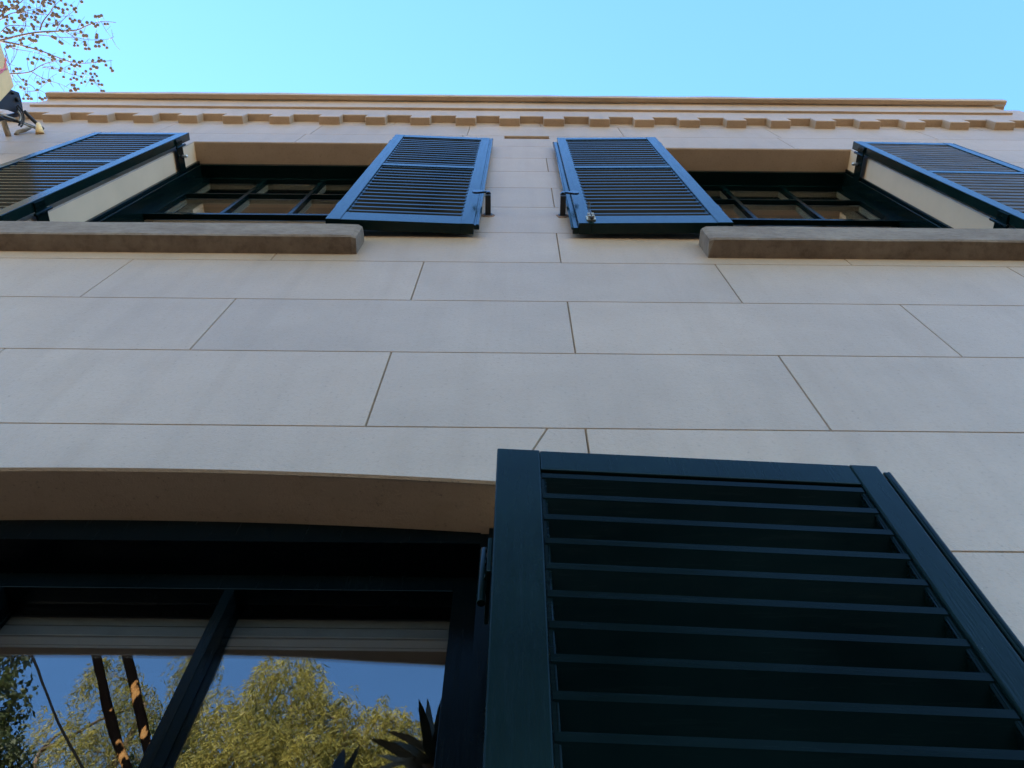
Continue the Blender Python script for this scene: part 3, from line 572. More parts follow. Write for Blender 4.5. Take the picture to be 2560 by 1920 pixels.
# shutters -----------------------------------------------------------
def make_shutter(hx, w, dr, z0, z1, yh, yfree, t, st_h, st_f, rt, rb, mids, pitch, lip, label=None, hinges=(), tilt=.021, edge=.0155, louvre=None, paint=None):
    """local: x from the hinge edge outwards, y = 0 the seen face, z up"""
    H = z1 - z0
    fr = MB()
    X = lambda x: x * dr
    fr.box(X(0), X(st_h), 0, t, 0, H); fr.box(X(w - st_f), X(w), 0, t, 0, H)
    e = .0007
    fr.box(X(st_h + .0002), X(w - st_f - .0002), e, t - e, 0.0005, rb); fr.box(X(st_h + .0002), X(w - st_f - .0002), e, t - e, H - rt, H - .0005)
    for mz in mids: fr.box(X(st_h + .0002), X(w - st_f - .0002), e, t - e, mz - .019, mz + .019)
    if lip == 'front':
        fr.prism([(X(w + .0004), .002), (X(w + .004), .0045), (X(w + .009), .0005), (X(w + .014), .002), (X(w + .016), .007), (X(w + .016), t * .55), (X(w + .0004), t * .55)], 0.001, H - .001, axis='z')
    elif lip == 'lower':
        fr.box(X(w + .0004), X(w + .0085), t - .006, t - .001, .001, H - .001)
        fr.box(X(w + .0086), X(w + .0170), .007, t - .001, .001, H - .004)
        fr.tube([(X(w + .0155), .0085, .002), (X(w + .0155), .0085, H - .006)], .0036, 8)
    else:
        fr.box(X(w + .0004), X(w + .017), t * .42, t - .001, .001, H - .03 if lip == 'back' else H - .001)
        fr.tube([(X(w + .0165), t * .42 + .003, .002), (X(w + .0165), t * .42 + .003, H - .031 if lip == 'back' else H - .002)], .0042, 8)
    o = fr.build('shutter', paint or GREEN, house, bevel=.002)
    if label: o['label'] = label
    # beads round each louvre opening and the louvres themselves
    zs = [rb] + [v for mz in mids for v in (mz - .019, mz + .019)] + [H - rt]
    for i in range(0, len(zs), 2):
        a, b = zs[i], zs[i + 1]
        lp = MB(); xa, xb = st_h + .0008, w - st_f - .0008
        for q, s_ in ((xa, 1), (xb, -1)):
            lp.box(X(q), X(q + s_ * .004), .005, t - .003, a + .0006, b - .0006)
            lp.box(X(q + s_ * .0041), X(q + s_ * .0075), .0085, t - .004, a + .0006, b - .0006)
        for q, s_ in ((xa, 1), (xb, -1)):
            lp.tube([(X(q + s_ * .0052), .0072, a + .002), (X(q + s_ * .0052), .0072, b - .002)], .0021, 8)
        n = max(1, round((b - a) / pitch)); pz = (b - a) / n
        for k in range(n):
            z = a + pz * (k + .62) + random.uniform(-.0012, .0012)
            y0, y1 = .0035, t - .0035
            tw = random.uniform(-.0012, .0012)
            c = .0016
            ed, tz = edge, random.uniform(-.0008, .0008)
            prof = [(y0 + c, z), (y0, z + c), (y0, z + edge - c), (y0 + c, z + edge), (y1, z + edge - tilt + tw), (y1, z - tilt + tw)]
            q0 = len(lp.v); lp.prism(prof, X(xa + .001), X(xb - .001)); sl = random.uniform(-.0016, .0016)
            for vi in range(q0, len(lp.v)):
                vx, vy, vz = lp.v[vi]; lp.v[vi] = (vx, vy, vz + sl * abs(vx) / w)
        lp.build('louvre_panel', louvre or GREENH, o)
    for hz, hy in hinges:
        h = MB()
        # parliament hinge: leaf on the shutter edge, a long arm back into the reveal, a pin
        h.box(X(-.006), X(-.0006), .004, t + hy, hz - .032, hz + .032)
        h.tube([(X(-.010), t * .5 + .02, hz - .05), (X(-.010), t * .5 + .02, hz + .05)], .0055, 8)
        for k in (-.026, 0, .026):
            h.tube([(X(-.0062), .018, hz + k), (X(-.0085), .018, hz + k)], .004, 6)
        if lip != 'lower': h.tube([(X(-.007), .078, hz), (X(-.026), .078, hz)], .006, 8, 1)
        if lip != 'lower': h.ball((X(-.027), .078, hz), .008, 8, 1)
        h.build('hinge', [GREENW, STEEL], o, bevel=.001)
    o.location = (hx, yh, z0)
    o.rotation_euler = (0, 0, math.atan2(yfree - yh, w) * dr)
    return o
HG = [(.155 + .05, .113), (1.385, .113)]
sLL = make_shutter(-1.462, .424, -1, 3.945, 5.478, -.052, -.050, .033, .042, .036, .05, .09, [.84], .0475, 'back', hinges=HG)
sL = make_shutter(-.541, .421, 1, 3.945, 5.478, -.052, -.040, .031, .042, .037, .055, .088, [.84], .0475, 'front', hinges=HG)
sR = make_shutter(.616, .438, -1, 3.945, 5.468, -.051, -.045, .033, .044, .037, .05, .088, [.84], .0475, 'back', hinges=HG)
sRR = make_shutter(1.482, .43, 1, 3.930, 5.432, -.046, -.042, .033, .042, .036, .05, .09, [.83], .0475, 'front', hinges=HG, tilt=.010, edge=.030, louvre=BROWNREFL)
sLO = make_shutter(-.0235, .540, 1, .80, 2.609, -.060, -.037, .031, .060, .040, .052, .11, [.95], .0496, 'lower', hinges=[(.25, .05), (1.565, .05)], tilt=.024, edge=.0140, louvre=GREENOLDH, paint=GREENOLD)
for o, l in ((sLL, 'shutter with a brown reflection on its lower louvres'), (sLO, 'near black lower shutter standing open beside the reflecting window'), (sRR, 'shutter with a grey brown reflection painted on its louvres at the right edge'), (sR, 'shutter with a small white bolt at its lower corner')): o['label'] = l
# slide bolt on the right-hand middle shutter (local x runs to -x)
bo = MB(); bx = -.400
bo.box(bx - .013, bx + .013, -.003, -.0004, .030, .075, 1)
bo.tube([(bx, -.009, .018), (bx, -.009, .128)], .0048, 8, 0)
for z in (.036, .060): bo.box(bx - .009, bx + .009, -.013, -.003, z, z + .009, 1)
bo.tube([(bx, -.009, .125), (bx, -.022, .135)], .005, 6, 0); bo.ball((bx, -.024, .137), .007, 8, 0)
bo.build('bolt', [BLACKP, BOLTC], sR)

# shutter stays: iron posts with a swivelling paddle -----------------
def stay(x, z, dr, ang):
    p = MB()
    p.box(x - .0085, x + .0085, -.064, -.001, z - .009, z + .009)
    p.box(x - .013, x + .013, -.003, -.0002, z - .014, z + .014)
    s = p.build('shutter_stay', BLACKP, house, bevel=.002)
    pd = MB()
    pd.tube([(x, -.062, z + .0095), (x, -.062, z + .030)], .009, 10)
    n = 12
    out = []
    L = .050
    shp = [(0, .005), (.25, .006), (.45, .012), (.7, .019), (.9, .017), (1, .007)]
    pts = [(a * L, h) for a, h in shp] + [(a * L, -h) for a, h in reversed(shp)]
    pd.prism([(x + dr * a, z + .026 + h + a * ang) for a, h in pts], -.070, -.064, axis='y')
    pd.build('paddle', GLOSSB, s, bevel=.001)
    r = MB()
    n = 18; ring = [(x + math.cos(2 * math.pi * k / n) * (.017 + random.uniform(0, .007)), z - .006 + math.sin(2 * math.pi * k / n) * (.017 + random.uniform(0, .012))) for k in range(n)]
    r.prism([(a, b) for a, b in ring], -.0016, .001, axis='y')
    r.build('rust_collar', RUST, s)
stay(-.088, 4.215, -1, .05)
stay(.146, 4.215, 1, -.02)

# curtains behind the upper windows ------------------------------------
for x0, x1, lab in ((-1.375, -1.16, 'tan curtain behind the upper left window beside its outer shutter'), (1.22, 1.415, 'tan curtain behind the upper right window beside its outer shutter')):
    cu = MB(); n = 40
    lft, rgt = [], []
    for k in range(n + 1):
        x = x0 + (x1 - x0) * k / n; y = .40 + .016 * math.sin(k * .95) + .006 * math.sin(k * 2.3)
        lft.append((x, y)); rgt.append((x, y + .004))
    cu.prism(lft + rgt[::-1], 4.0, 5.05 if x0 < 0 else 5.0, axis='z', smooth=False)
    tag(cu.build('curtain', CURT), lab, 'curtain', 'curtains behind the upper windows')

# hanging sign on its bracket ------------------------------------------
sg = empty('hanging_sign', (-2.32, 0, 5.6), 'weathered cream hanging sign with pink strokes at the top left corner of the house', 'sign')
def rel(o): o.matrix_parent_inverse = Matrix.Translation(-Vector(sg.location)); return o
bd = MB(); bd.prism([(-.222, 5.666), (-.150, 5.47), (-.150, 5.02), (-.80, 5.02), (-.80, 5.58), (-.42, 5.632)], -2.332, -2.302)
board = rel(bd.build('board', SIGNC, sg, bevel=.004))
pk = MB()
def arc(cy, cz, r, a0, a1, n=14): return [(-2.3005, cy + r * math.cos(math.radians(a0 + (a1 - a0) * k / n)), cz + r * math.sin(math.radians(a0 + (a1 - a0) * k / n))) for k in range(n + 1)]
pk.tube(arc(-.375, 5.56, .088, 70, -40), .0035, 6)
pk.tube([(-2.3005, -.300, 5.632), (-2.3005, -.300, 5.55), (-2.3005, -.33, 5.47), (-2.3005, -.40, 5.42)], .0038, 6)
pk.tube(arc(-.55, 5.40, .10, 0, 300), .004, 6)
lt = rel(pk.build('lettering', PINK, sg))
br = MB()
br.prism([(-.217, 5.655), (-.186, 5.754), (-.15, 5.76), (-.102, 5.755), (-.096, 5.709), (-.120, 5.64), (-.137, 5.56), (-.154, 5.52)], -2.345, -2.336)
br.tube([(-2.336, -.158, 5.715), (-2.322, -.158, 5.715)], .011, 10); br.tube([(-2.336, -.19, 5.69), (-2.322, -.19, 5.69)], .007, 8)
br.box(-2.36, -2.3475, -.20, -.085, 5.50, 5.53); br.box(-2.36, -2.3475, -.10, -.080, 5.53, 5.74)
bracket = rel(br.build('bracket', BLACKP, sg, bevel=.002))
cl = MB()
for r, dx in ((.030, 0), (.037, .004), (.044, -.006), (.051, .004), (.024, .008)):
    n = 22
    cl.tube([(-2.318 + dx * .7, -.092 + r * 1.0 * math.cos(.30 + 2.3 * k / n), 5.648 + r * 1.25 * math.sin(.30 + 2.3 * k / n)) for k in range(n + 1)], .0042, 6, 0 if dx < .0075 else 1, caps=False)
rel(cl.build('cable_coil', [GREYC, WHITEC], sg))
ar = MB()
ar.tube([(-2.36, -.16, 5.46), (-2.345, -.102, 5.561), (-2.345, -.087, 5.60), (-2.335, -.054, 5.72), (-2.30, -.010, 5.80)], .0065, 8)
ar.tube([(-2.32, -.103, 5.735), (-2.31, -.06, 5.77), (-2.285, -.012, 5.80)], .008, 8)
ar.tube([(-2.345, -.13, 5.52), (-2.335, -.08, 5.66), (-2.325, -.045, 5.73), (-2.29, -.014, 5.775)], .0042, 8, 1)
rel(ar.build('stay_rod', [BLACKP, WHITEC], sg))
for pts, rr, mm in (([(-2.385, -.074, 5.655), (-2.384, -.03, 5.662), (-2.384, .0, 5.668)], .013, PIPE), ([(-2.352, -.028, 5.815), (-2.35, -.020, 5.80), (-2.356, -.013, 5.765), (-2.362, -.012, 5.715), (-2.366, .0, 5.70)], .010, PIPE),
                    ([(-2.29, -.040, 5.775), (-2.278, -.022, 5.752), (-2.27, .001, 5.735)], [.011, .016, .020], SIGNC)):
    mt = MB(); mt.tube(pts, rr, 10); rel(mt.build('wall_mount', mm, sg))

# ---------------------------------------------------------------- ground
g = MB(); g.face([(-400, -400, 0), (400, -400, 0), (400, 400, 0), (-400, 400, 0)])
tag(g.build('ground', mat_plain('dry_ground', (.49, .39, .25), .95, .25, .6, .4)), kind='structure')
pv = MB(); pv.box(-40, 40, -2.4, -.002, .0, .015); tag(pv.build('pavement', mat_plain('paving_stone', (.05, .047, .042), .85, .2, 3, .3)), kind='structure')
rd = MB(); rd.face([(-200, -8.2, .006), (200, -8.2, .006), (200, -2.41, .006), (-200, -2.41, .006)])
tag(rd.build('road', mat_plain('asphalt', (.04, .04, .042), .9, .25, 12, .5)), kind='structure')

# ---------------------------------------------------------------- plane tree
pt = empty('plane_tree', (-9.2, 1.6, 0), 'bare plane tree hung with brown seed balls against the sky', 'tree')
def relt(o, root): o.matrix_parent_inverse = Matrix.Translation(-Vector(root.location)); return o
def smooth_path(p, n=4):
    p = [Vector(q) for q in p]; out = []
    for i in range(len(p) - 1):
        a, b, c, d = p[max(i - 1, 0)], p[i], p[i + 1], p[min(i + 2, len(p) - 1)]
        for k in range(n):
            t = k / n
            out.append(.5 * ((2 * b) + (c - a) * t + (2 * a - 5 * b + 4 * c - d) * t * t + (3 * b - a - 3 * c + d) * t ** 3))
    return out + [p[-1]]
tk = MB()
tk.tube(smooth_path([(-9.2, 1.6, 0), (-9.15, 1.6, 2.2), (-8.95, 1.5, 4.4), (-8.6, 1.3, 6.2), (-8.3, 1.2, 8.0), (-8.2, 1.3, 10.2), (-8.4, 1.4, 12.5)]), [.30 - .26 * k / 24 for k in range(25)], 12)
tk.tube(smooth_path([(-8.75, 1.4, 5.4), (-7.6, .9, 7.4), (-6.2, .3, 8.7), (-5.2, -.1, 9.35), (-4.59, -.22, 9.5)]), [.12 - .103 * k / 16 for k in range(17)], 10)
tk.tube(smooth_path([(-5.9, .2, 8.85), (-5.2, .15, 9.1), (-4.47, .05, 9.2)]), [.03 - .02 * k / 8 for k in range(9)], 8)
tk.tube(smooth_path([(-5.6, .05, 9.1), (-5.1, -.2, 9.4), (-4.57, -.29, 9.5)]), [.03 - .016 * k / 8 for k in range(9)], 8)
tk.tube(smooth_path([(-8.35, 1.25, 7.4), (-7.4, 2.0, 9.6), (-6.9, 2.6, 11.5)]), [.10 - .08 * k / 8 for k in range(9)], 8)
tk.tube(smooth_path([(-8.3, 1.2, 8.0), (-9.6, .6, 10.0), (-10.4, .2, 12.0)]), [.10 - .08 * k / 8 for k in range(9)], 8)
trunk = relt(tk.build('trunk', BARK, pt), pt)
R0 = dict(b1=.0115, b2=.0105, b4=.012, b3=.0075, b1b=.0075, b9=.005, b4b=.006)
bb = MB(); tips = []
for k, p in BRANCHES.items():
    q = [Vector(v) + Vector((random.uniform(-.006, .006), random.uniform(-.006, .006), random.uniform(-.03, .03) if 0 < i else 0)) for i, v in enumerate(p)]
    path = smooth_path(q, 3); r = R0.get(k, .0042); n = len(path)
    bb.tube(path, [max(.0016, r * (1 - .78 * i / (n - 1))) for i in range(n)], 6)
    for i in range(2, n - 1):            # little side twigs and buds
        if random.random() < .42:
            d = (path[i + 1] - path[i - 1]).normalized(); sd = Vector((random.gauss(0, 1), random.gauss(0, 1), random.gauss(.1, .6))).normalized()
            L = random.uniform(.03, .16); e = path[i] + (d * .7 + sd * .8).normalized() * L
            mid = path[i].lerp(e, .5) + sd * L * .08
            bb.tube([path[i], mid, e], [.0022, .0017, .0011], 5)
            if random.random() < .35:
                e2 = mid + (d * .3 - sd * .8).normalized() * L * .45
                bb.tube([mid, e2], [.0015, .001], 5)
    tips.append(path[-1])
# seed balls: one mesh of a few, shared by copies
protos = []
for k in range(4):
    me_b = MB(); me_b.ball((0, 0, 0), .0122, 10)
    for i, v in enumerate(me_b.v):
        f = 1 + random.uniform(-.10, .10); me_b.v[i] = (v[0] * f, v[1] * f, v[2] * f * 1.06)
    protos.append(me_b)
stalk = bb
for _ in range(70):                      # more balls crowding the limbs at the picture's edge
    q = BRANCHES[random.choice(('b4', 'b4b', 'b9', 'b8', 'b6', 'b11', 'b1'))]; i = random.randrange(len(q) - 1); t = random.random()
    bx, by, bz = (q[i][c] + (q[i + 1][c] - q[i][c]) * t for c in range(3))
    BALLS.append((bx + random.gauss(0, .022), by + random.gauss(0, .022), bz - random.uniform(.03, .09), bx, by, bz))
order = sorted(range(len(BALLS)), key=lambda i: BALLS[i][2])
first = {}; rest = MB()
for rank, i in enumerate(order):
    x, y, z, bx, by, bz = BALLS[i]
    mid = Vector((bx, by, bz)).lerp(Vector((x, y, z)), .5) + Vector((random.uniform(-.008, .008), random.uniform(-.008, .008), 0))
    stalk.tube([(bx, by, bz), mid, (x, y, z)], .0012, 4)
    sc = random.uniform(1.0, 1.35); k = random.randrange(4)
    if rank < 100:
        if k not in first:
            o = relt(protos[k].build('seed_ball', SEED, pt), pt); first[k] = o
        else:
            o = first[k].copy(); COL.objects.link(o); o.parent = pt; o.matrix_parent_inverse = Matrix.Translation(-Vector(pt.location))
        o.location = (x, y, z); o.scale = (sc, sc, sc); o.rotation_euler = (random.uniform(0, 6), random.uniform(0, 6), 0)
    else:
        rest.ball((x, y, z), .0122 * sc, 8)
for _ in range(160):                     # the many balls of the limb that runs out of the picture
    t = random.random(); x = -4.75 - 1.6 * t + random.gauss(0, .1); y = -.2 + .5 * t + random.gauss(0, .35); z = 9.5 - .75 * t + random.uniform(-.5, .4)
    rest.ball((x, y, z), .0122 * random.uniform(.9, 1.3), 6)
relt(stalk.build('branch', TWIG, pt), pt)
ro = relt(rest.build('seed_balls', SEED, pt), pt); ro['kind'] = 'stuff'

# ---------------------------------------------------------------- trees across the street
def strands(clusters, n_str, leaf_len, leaf_w, step, droop=1., lmin=.5, lmax=1.3):
    """weeping foliage: thin hanging strands set with narrow leaves"""
    V = []; F = []
    rs = np.array([c[3] for c in clusters]); pr = rs ** 2 / (rs ** 2).sum()
    ci = rng.choice(len(clusters), n_str, p=pr)
    for c in ci:
        cx, cy, cz, r = clusters[c]
        d = rng.normal(0, 1, 3); d /= np.linalg.norm(d); d[2] = abs(d[2]) * .8 - .1 if rng.random() < .7 else d[2]
        p = np.array([cx, cy, cz]) + d * r * rng.uniform(.45, 1.0)
        L = rng.uniform(lmin, lmax); out = np.array([d[0], d[1], 0]) * .35
        nl = int(L / step)
        for k in range(nl):
            t = k / nl
            q = p + out * L * (t - .6 * t * t) + np.array([0, 0, -droop * L * (t ** 1.3)]) + np.array([0, 0, .12 * L * (t - t * t) * 2])
            a = rng.uniform(0, 6.283); l = leaf_len * rng.uniform(.7, 1.3)
            dv = np.array([math.cos(a) * .6, math.sin(a) * .6, -rng.uniform(.3, 1.)]); dv /= np.linalg.norm(dv)
            sv = np.cross(dv, [math.sin(a * 3.1), math.cos(a * 2.3), .4]); sv /= (np.linalg.norm(sv) + 1e-9); sv *= leaf_w * rng.uniform(.7, 1.2)
            b = len(V)
            V += [q, q + dv * l * .45 + sv, q + dv * l, q + dv * l * .45 - sv]
            F.append((b, b + 1, b + 2, b + 3))
    return V, F
def crown(name, mat, root, V, F):
    me = bpy.data.meshes.new(name); me.from_pydata([tuple(v) for v in V], [], F); me.materials.append(mat)
    o = bpy.data.objects.new(name, me); COL.objects.link(o); o.parent = root
    return relt(o, root)
def tree(name, base, label, group, trunk_paths, clusters, n_str, leaf, mat, bark, ll=.16, lw=.0125, step=.045, **kw):
    root = empty(name, base, label, 'tree', group)
    tb = MB()
    for p, r0, r1 in trunk_paths:
        q = smooth_path(p, 4); n = len(q); tb.tube(q, [r0 + (r1 - r0) * i / (n - 1) for i in range(n)], 9)
    tr = [Vector(p[-1]) for p, _, _ in trunk_paths]
    for c in clusters:                   # limbs reaching into each clump
        src = min((Vector(v) for p, _, _ in trunk_paths for v in p[1:]), key=lambda v: (v - Vector(c[:3])).length + (3 if v.z > c[2] else 0))
        m = src.lerp(Vector(c[:3]), .5) + Vector((0, 0, .15))
        tb.tube(smooth_path([src, m, Vector(c[:3])], 3), [.045 - .035 * i / 6 for i in range(7)], 6)
    relt(tb.build('trunk', bark, root), root)
    V, F = strands(clusters, n_str, ll, lw, step, **kw)
    crown('crown', mat, root, V, F)
    return root
G = 'trees across the street'
tree('pepper_tree', (-4.2, -12.2, 0), 'sunlit weeping tree reflected in the middle of the lower window', G,
     [([(-4.2, -12.2, 0), (-4.3, -12.1, 3), (-4.6, -12.0, 6), (-4.4, -12, 9.5), (-4.1, -11.9, 13)], .34, .08), ([(-4.6, -12, 6), (-5.4, -11.7, 9), (-5.6, -11.6, 12.2)], .16, .05), ([(-4.4, -12, 9.0), (-3.3, -11.6, 11.5), (-2.9, -11.5, 13)], .10, .04)],
     [(-4.3, -11.7, 14.3, 1.0), (-5.1, -11.5, 13.3, .9), (-3.5, -11.4, 13.6, .75), (-4.4, -11.2, 12.4, 1.0), (-3.3, -11.3, 12.3, .8), (-5.6, -11.4, 11.8, .9), (-4.6, -11.6, 10.5, 1.3), (-3.0, -11.5, 10.6, 1.2), (-5.9, -12, 9.5, 1.4), (-3.6, -12, 8.6, 1.5)],
     3000, None, LEAFA, GUMB)
tree('pepper_tree', (-2.3, -12.6, 0), 'lower weeping tree reflected at the right side of the lower window', G,
     [([(-2.3, -12.6, 0), (-2.2, -12.5, 3.5), (-2.5, -12.3, 7), (-2.3, -12.2, 12.2)], .25, .05)],
     [(-2.45, -11.9, 13.75, .55), (-1.8, -11.9, 13.5, .5), (-3.0, -11.8, 13.0, .6), (-1.2, -11.9, 13.3, .5), (-2.1, -11.9, 12.9, .7), (-2.0, -11.9, 12.0, .8), (-1.3, -12, 11.5, .8), (-2.5, -12, 10.6, 1.1), (-1.4, -12, 9.8, 1.1)],
     2100, None, LEAFA, GUMB)
tree('pepper_tree', (-7.4, -13.4, 0), 'open crowned weeping tree reflected behind the two dark leaning trunks', G,
     [([(-7.4, -13.4, 0), (-7.2, -13.3, 4), (-7.6, -13.1, 8), (-7.9, -13, 12), (-8.0, -13, 15.5)], .30, .05), ([(-7.6, -13.1, 8), (-8.8, -12.9, 11), (-9.4, -12.8, 14)], .12, .04), ([(-7.8, -13, 11), (-7.0, -12.7, 13.5), (-6.7, -12.6, 15.8)], .09, .03)],
     [(-8.8, -12.8, 16.0, .6), (-7.9, -12.7, 15.2, .55), (-9.2, -12.8, 14.6, .6), (-6.9, -12.6, 16.2, .55), (-8.3, -12.6, 13.9, .7), (-7.3, -12.6, 14.2, .6), (-8.2, -12.8, 12.6, .9), (-9.4, -13, 12.8, .8), (-7.0, -12.9, 12.5, .9), (-6.6, -12.5, 14.9, .4), (-8.4, -13, 11, 1.3)],
     1300, None, LEAFA, GUMB)
tree('broadleaf_tree', (-9.6, -10.6, 0), 'dense dark green tree reflected at the left edge of the lower window', G,
     [([(-9.6, -10.6, 0), (-9.5, -10.6, 5), (-9.3, -10.4, 9), (-9.2, -10.3, 12.5)], .28, .06)],
     [(-9.3, -9.9, 13.4, .75), (-8.8, -9.8, 12.3, .8), (-8.2, -9.9, 11.2, .8), (-9.4, -9.9, 11.8, 1.1), (-7.5, -9.9, 10.4, .7), (-8.8, -10, 10.3, 1.3)],
     2200, None, LEAFB, GUMB, ll=.12, lw=.03, step=.06, droop=.5, lmin=.25, lmax=.6)
tree('broadleaf_tree', (-5.9, -12.6, 0), 'small dark bushy tree reflected between the two leaning trunks', G,
     [([(-5.9, -12.6, 0), (-6.1, -12.5, 6), (-6.3, -12.4, 11), (-6.4, -12.4, 13.4)], .18, .04)],
     [(-6.5, -12.1, 13.9, .55), (-6.2, -12.1, 13.1, .7), (-6.7, -12.1, 12.4, .8), (-5.9, -12.2, 12.2, .7), (-6.3, -12.3, 11, 1.1)],
     1100, None, LEAFB, GUMB, ll=.12, lw=.026, step=.055, droop=.7, lmin=.3, lmax=.7)
tree('broadleaf_tree', (2.6, -11.0, 0), 'tall dark bushy tree right of the weeping trees, its lower half in shade', G,
     [([(2.6, -11, 0), (2.6, -11, 5), (2.4, -10.9, 9), (2.5, -10.9, 13), (2.4, -10.9, 17)], .28, .06)],
     [(.2, -10.9, 16.5, 1.5), (1.8, -10.9, 18.2, 1.7), (3.6, -10.9, 18.0, 1.8), (.9, -10.8, 14.6, 1.7), (2.8, -10.8, 15.8, 1.8), (4.6, -10.9, 15.4, 1.8), (.6, -10.8, 11.5, 1.2), (1.9, -10.8, 13.2, 1.3), (3.4, -10.8, 13.6, 1.4), (2.4, -10.9, 11.4, 1.7), (4.4, -10.9, 11.8, 1.5), (1.0, -10.9, 9.5, 1.5), (3.2, -10.9, 9.3, 1.8), (2.2, -11, 7.5, 1.7)],
     3400, None, LEAFB, GUMB, ll=.2, lw=.045, step=.07, droop=.5, lmin=.3, lmax=.7)
tree('broadleaf_tree', (7.2, -11.6, 0), 'broad dark bushy tree farthest right across the street', G,
     [([(7.2, -11.6, 0), (7.1, -11.6, 5), (7.2, -11.5, 9), (7, -11.5, 13)], .28, .06)],
     [(6.0, -11.4, 13.0, 1.4), (7.6, -11.4, 14.0, 1.5), (8.6, -11.4, 12.6, 1.5), (6.6, -11.5, 11.0, 1.8), (8.2, -11.5, 10.0, 1.7), (6.2, -11.5, 8.6, 1.7)],
     1100, None, LEAFB, GUMB, ll=.18, lw=.05, step=.08, droop=.5, lmin=.3, lmax=.7)
# two slim leaning trunks in front of them
def leaning(x0, z0, x1, z1, y, r, label):
    dx = (x1 - x0) / (z1 - z0)
    at = lambda z: (x0 + dx * (z - z0) + .05 * math.sin(z * .9), y, z)
    ro_ = empty('leaning_tree', at(0), label, 'tree', 'leaning trunks across the street')
    tb = MB(); zz = [0.0 + k * .5 for k in range(33)]
    tb.tube([at(z) for z in zz], [r * (1.35 - .45 * min(1, z / 8)) * random.uniform(.92, 1.08) for z in zz], 10)
    relt(tb.build('trunk', SUNFLECK, ro_), ro_)
    top = at(16)
    V, F = strands([(top[0] - .3, y, 17.2, 1.1), (top[0] - 1.2, y - .3, 17.9, .9), (top[0] + .5, y - .2, 18.3, .9)], 160, .15, .012, .05)
    crown('crown', LEAFA, ro_, V, F)
leaning(-5.419, 10.18, -6.649, 12.2, -9, .078, 'slim dark leaning trunk reflected left of its twin')
leaning(-5.133, 10.34, -6.163, 12.2, -9, .082, 'slim dark leaning trunk with sunlit patches reflected right of its twin')
# service cable crossing the street
cb = MB(); A = Vector((-7.657, -9, 12.18)); B = Vector((-6.118, -9, 10.32)); d = B - A
cb.tube([A - d * 2.2, A, B, B + d * 4.4], .02, 8)
tag(cb.build('overhead_cable', CABLE), 'thin dark slanting stay cable reflected near the left edge of the lower window', 'cable')
# sword-leaved plant standing on the pavement edge, in the shade
dr_ = empty('dracaena', (-.42, -2.2, 0), 'tall sword leaved plant reflected dark at the right side of the lower window', 'plant')
tb = MB(); tb.tube(smooth_path([(-.42, -2.2, 0), (-.40, -2.2, 2), (-.42, -2.2, 3.6), (-.33, -2.2, 4.42)]), [.075 - .03 * k / 12 for k in range(13)], 9)
tb.tube(smooth_path([(-.44, -2.2, 3.0), (-.62, -2.2, 3.6), (-.78, -2.2, 4.12)]), [.05 - .02 * k / 8 for k in range(9)], 8)
relt(tb.build('trunk', GUMB, dr_), dr_)
lf = MB()
for (hx_, hy_, hz_, n, L0) in ((-.33, -2.2, 4.42, 40, .36), (-.78, -2.2, 4.12, 30, .36)):
    for k in range(n):
        a = random.uniform(0, 6.283); el = random.uniform(-.5, 1.35); L = L0 * random.uniform(.7, 1.15); w = random.uniform(.02, .036)
        dv = Vector((math.cos(a) * math.cos(el), math.sin(a) * math.cos(el), math.sin(el))); sv = dv.cross(Vector((0, 0, 1))).normalized() * w
        p0 = Vector((hx_, hy_, hz_ + random.uniform(-.18, .05)))
        P = [p0 + dv * L * t + Vector((0, 0, -.28 * L * t * t * math.cos(el))) for t in (0, .3, .6, .85, 1)]
        W = [.6, 1, .9, .5, .02]
        for i in range(4):
            lf.face([P[i] - sv * W[i], P[i] + sv * W[i], P[i + 1] + sv * W[i + 1], P[i + 1] - sv * W[i + 1]])
relt(lf.build('leaves', LEAFC, dr_, fix=False), dr_)

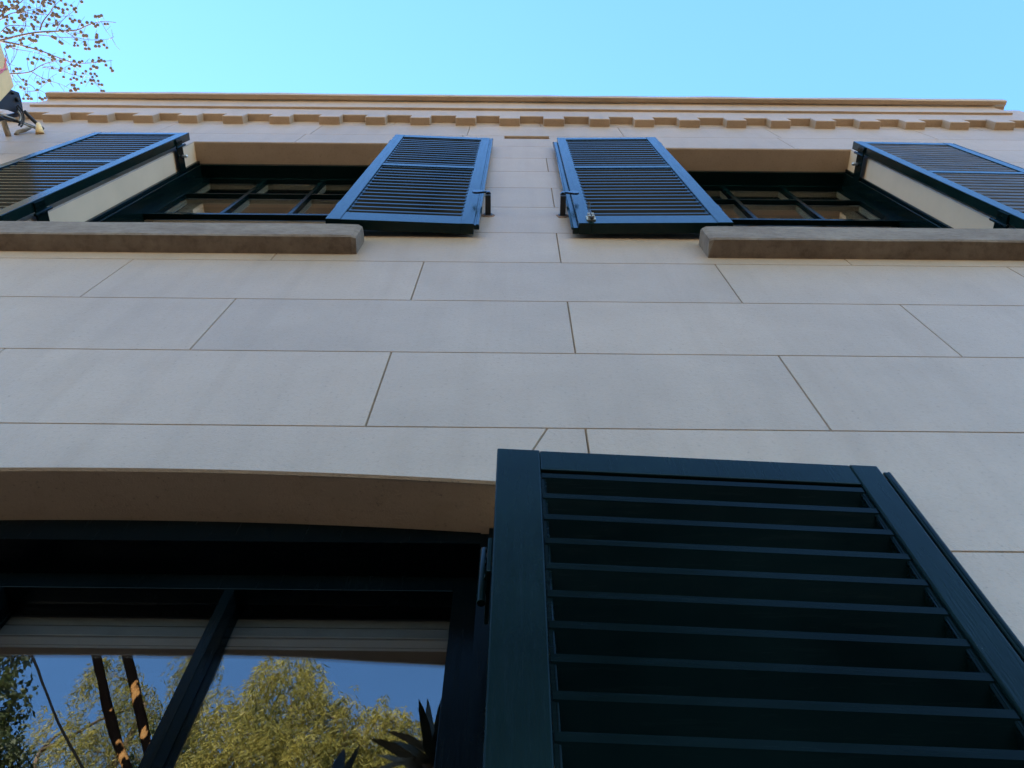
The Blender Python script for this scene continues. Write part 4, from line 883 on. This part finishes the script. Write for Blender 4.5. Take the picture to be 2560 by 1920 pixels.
# ---------------------------------------------------------------- sky, sun, camera
SUN_EL, SUN_AZ = math.radians(36), math.radians(-28)     # behind the house, a little to its left (azimuth from +y, clockwise)
w = bpy.data.worlds.new('World'); S.world = w; w.use_nodes = True
nt = w.node_tree; bg = nt.nodes['Background']
sk = nt.nodes.new('ShaderNodeTexSky'); sk.sky_type = 'NISHITA'; sk.sun_disc = False
sk.sun_elevation = SUN_EL; sk.sun_rotation = SUN_AZ
sk.air_density = 1.0; sk.dust_density = .2; sk.ozone_density = 4.0; sk.altitude = 0
tc = mixc(nt, 1., sk.outputs[0], (.76, 1.035, 1.18), 'MULTIPLY'); nt.links.new(tc, bg.inputs[0]); bg.inputs[1].default_value = .11
sd = bpy.data.lights.new('sun', 'SUN'); sd.energy = 5.0; sd.angle = math.radians(.5); sd.color = (1, .93, .82)
so_ = bpy.data.objects.new('sun', sd); COL.objects.link(so_)
dvec = Vector((math.sin(SUN_AZ) * math.cos(SUN_EL), math.cos(SUN_AZ) * math.cos(SUN_EL), math.sin(SUN_EL)))
so_.rotation_euler = dvec.to_track_quat('Z', 'Y').to_euler(); so_.location = (-6, 14, 16)

cd = bpy.data.cameras.new('camera'); cam = bpy.data.objects.new('camera', cd); COL.objects.link(cam); S.camera = cam
Fv = Vector((-0.00294673, 0.42028152, 0.90738898)); Rv = Vector((0.99995145, -0.00729361, 0.00662556)); Uv = Vector((-0.00940275, -0.90736445, 0.42023962))
M = Matrix(((Rv.x, Uv.x, -Fv.x, 0), (Rv.y, Uv.y, -Fv.y, -.65), (Rv.z, Uv.z, -Fv.z, 1.55), (0, 0, 0, 1)))
cam.matrix_world = M
cd.sensor_width = 36; cd.sensor_fit = 'HORIZONTAL'; cd.lens = 1850 / 2212 * 36; cd.clip_start = .01; cd.clip_end = 1000

S.render.engine = 'CYCLES'
S.cycles.use_denoising = True
S.cycles.max_bounces = 10; S.cycles.diffuse_bounces = 5; S.cycles.glossy_bounces = 5; S.cycles.transparent_max_bounces = 16
S.cycles.caustics_reflective = False; S.cycles.caustics_refractive = False
S.view_settings.view_transform = 'Standard'; S.view_settings.look = 'None'; S.view_settings.gamma = 1
S.view_settings.exposure = 2.6
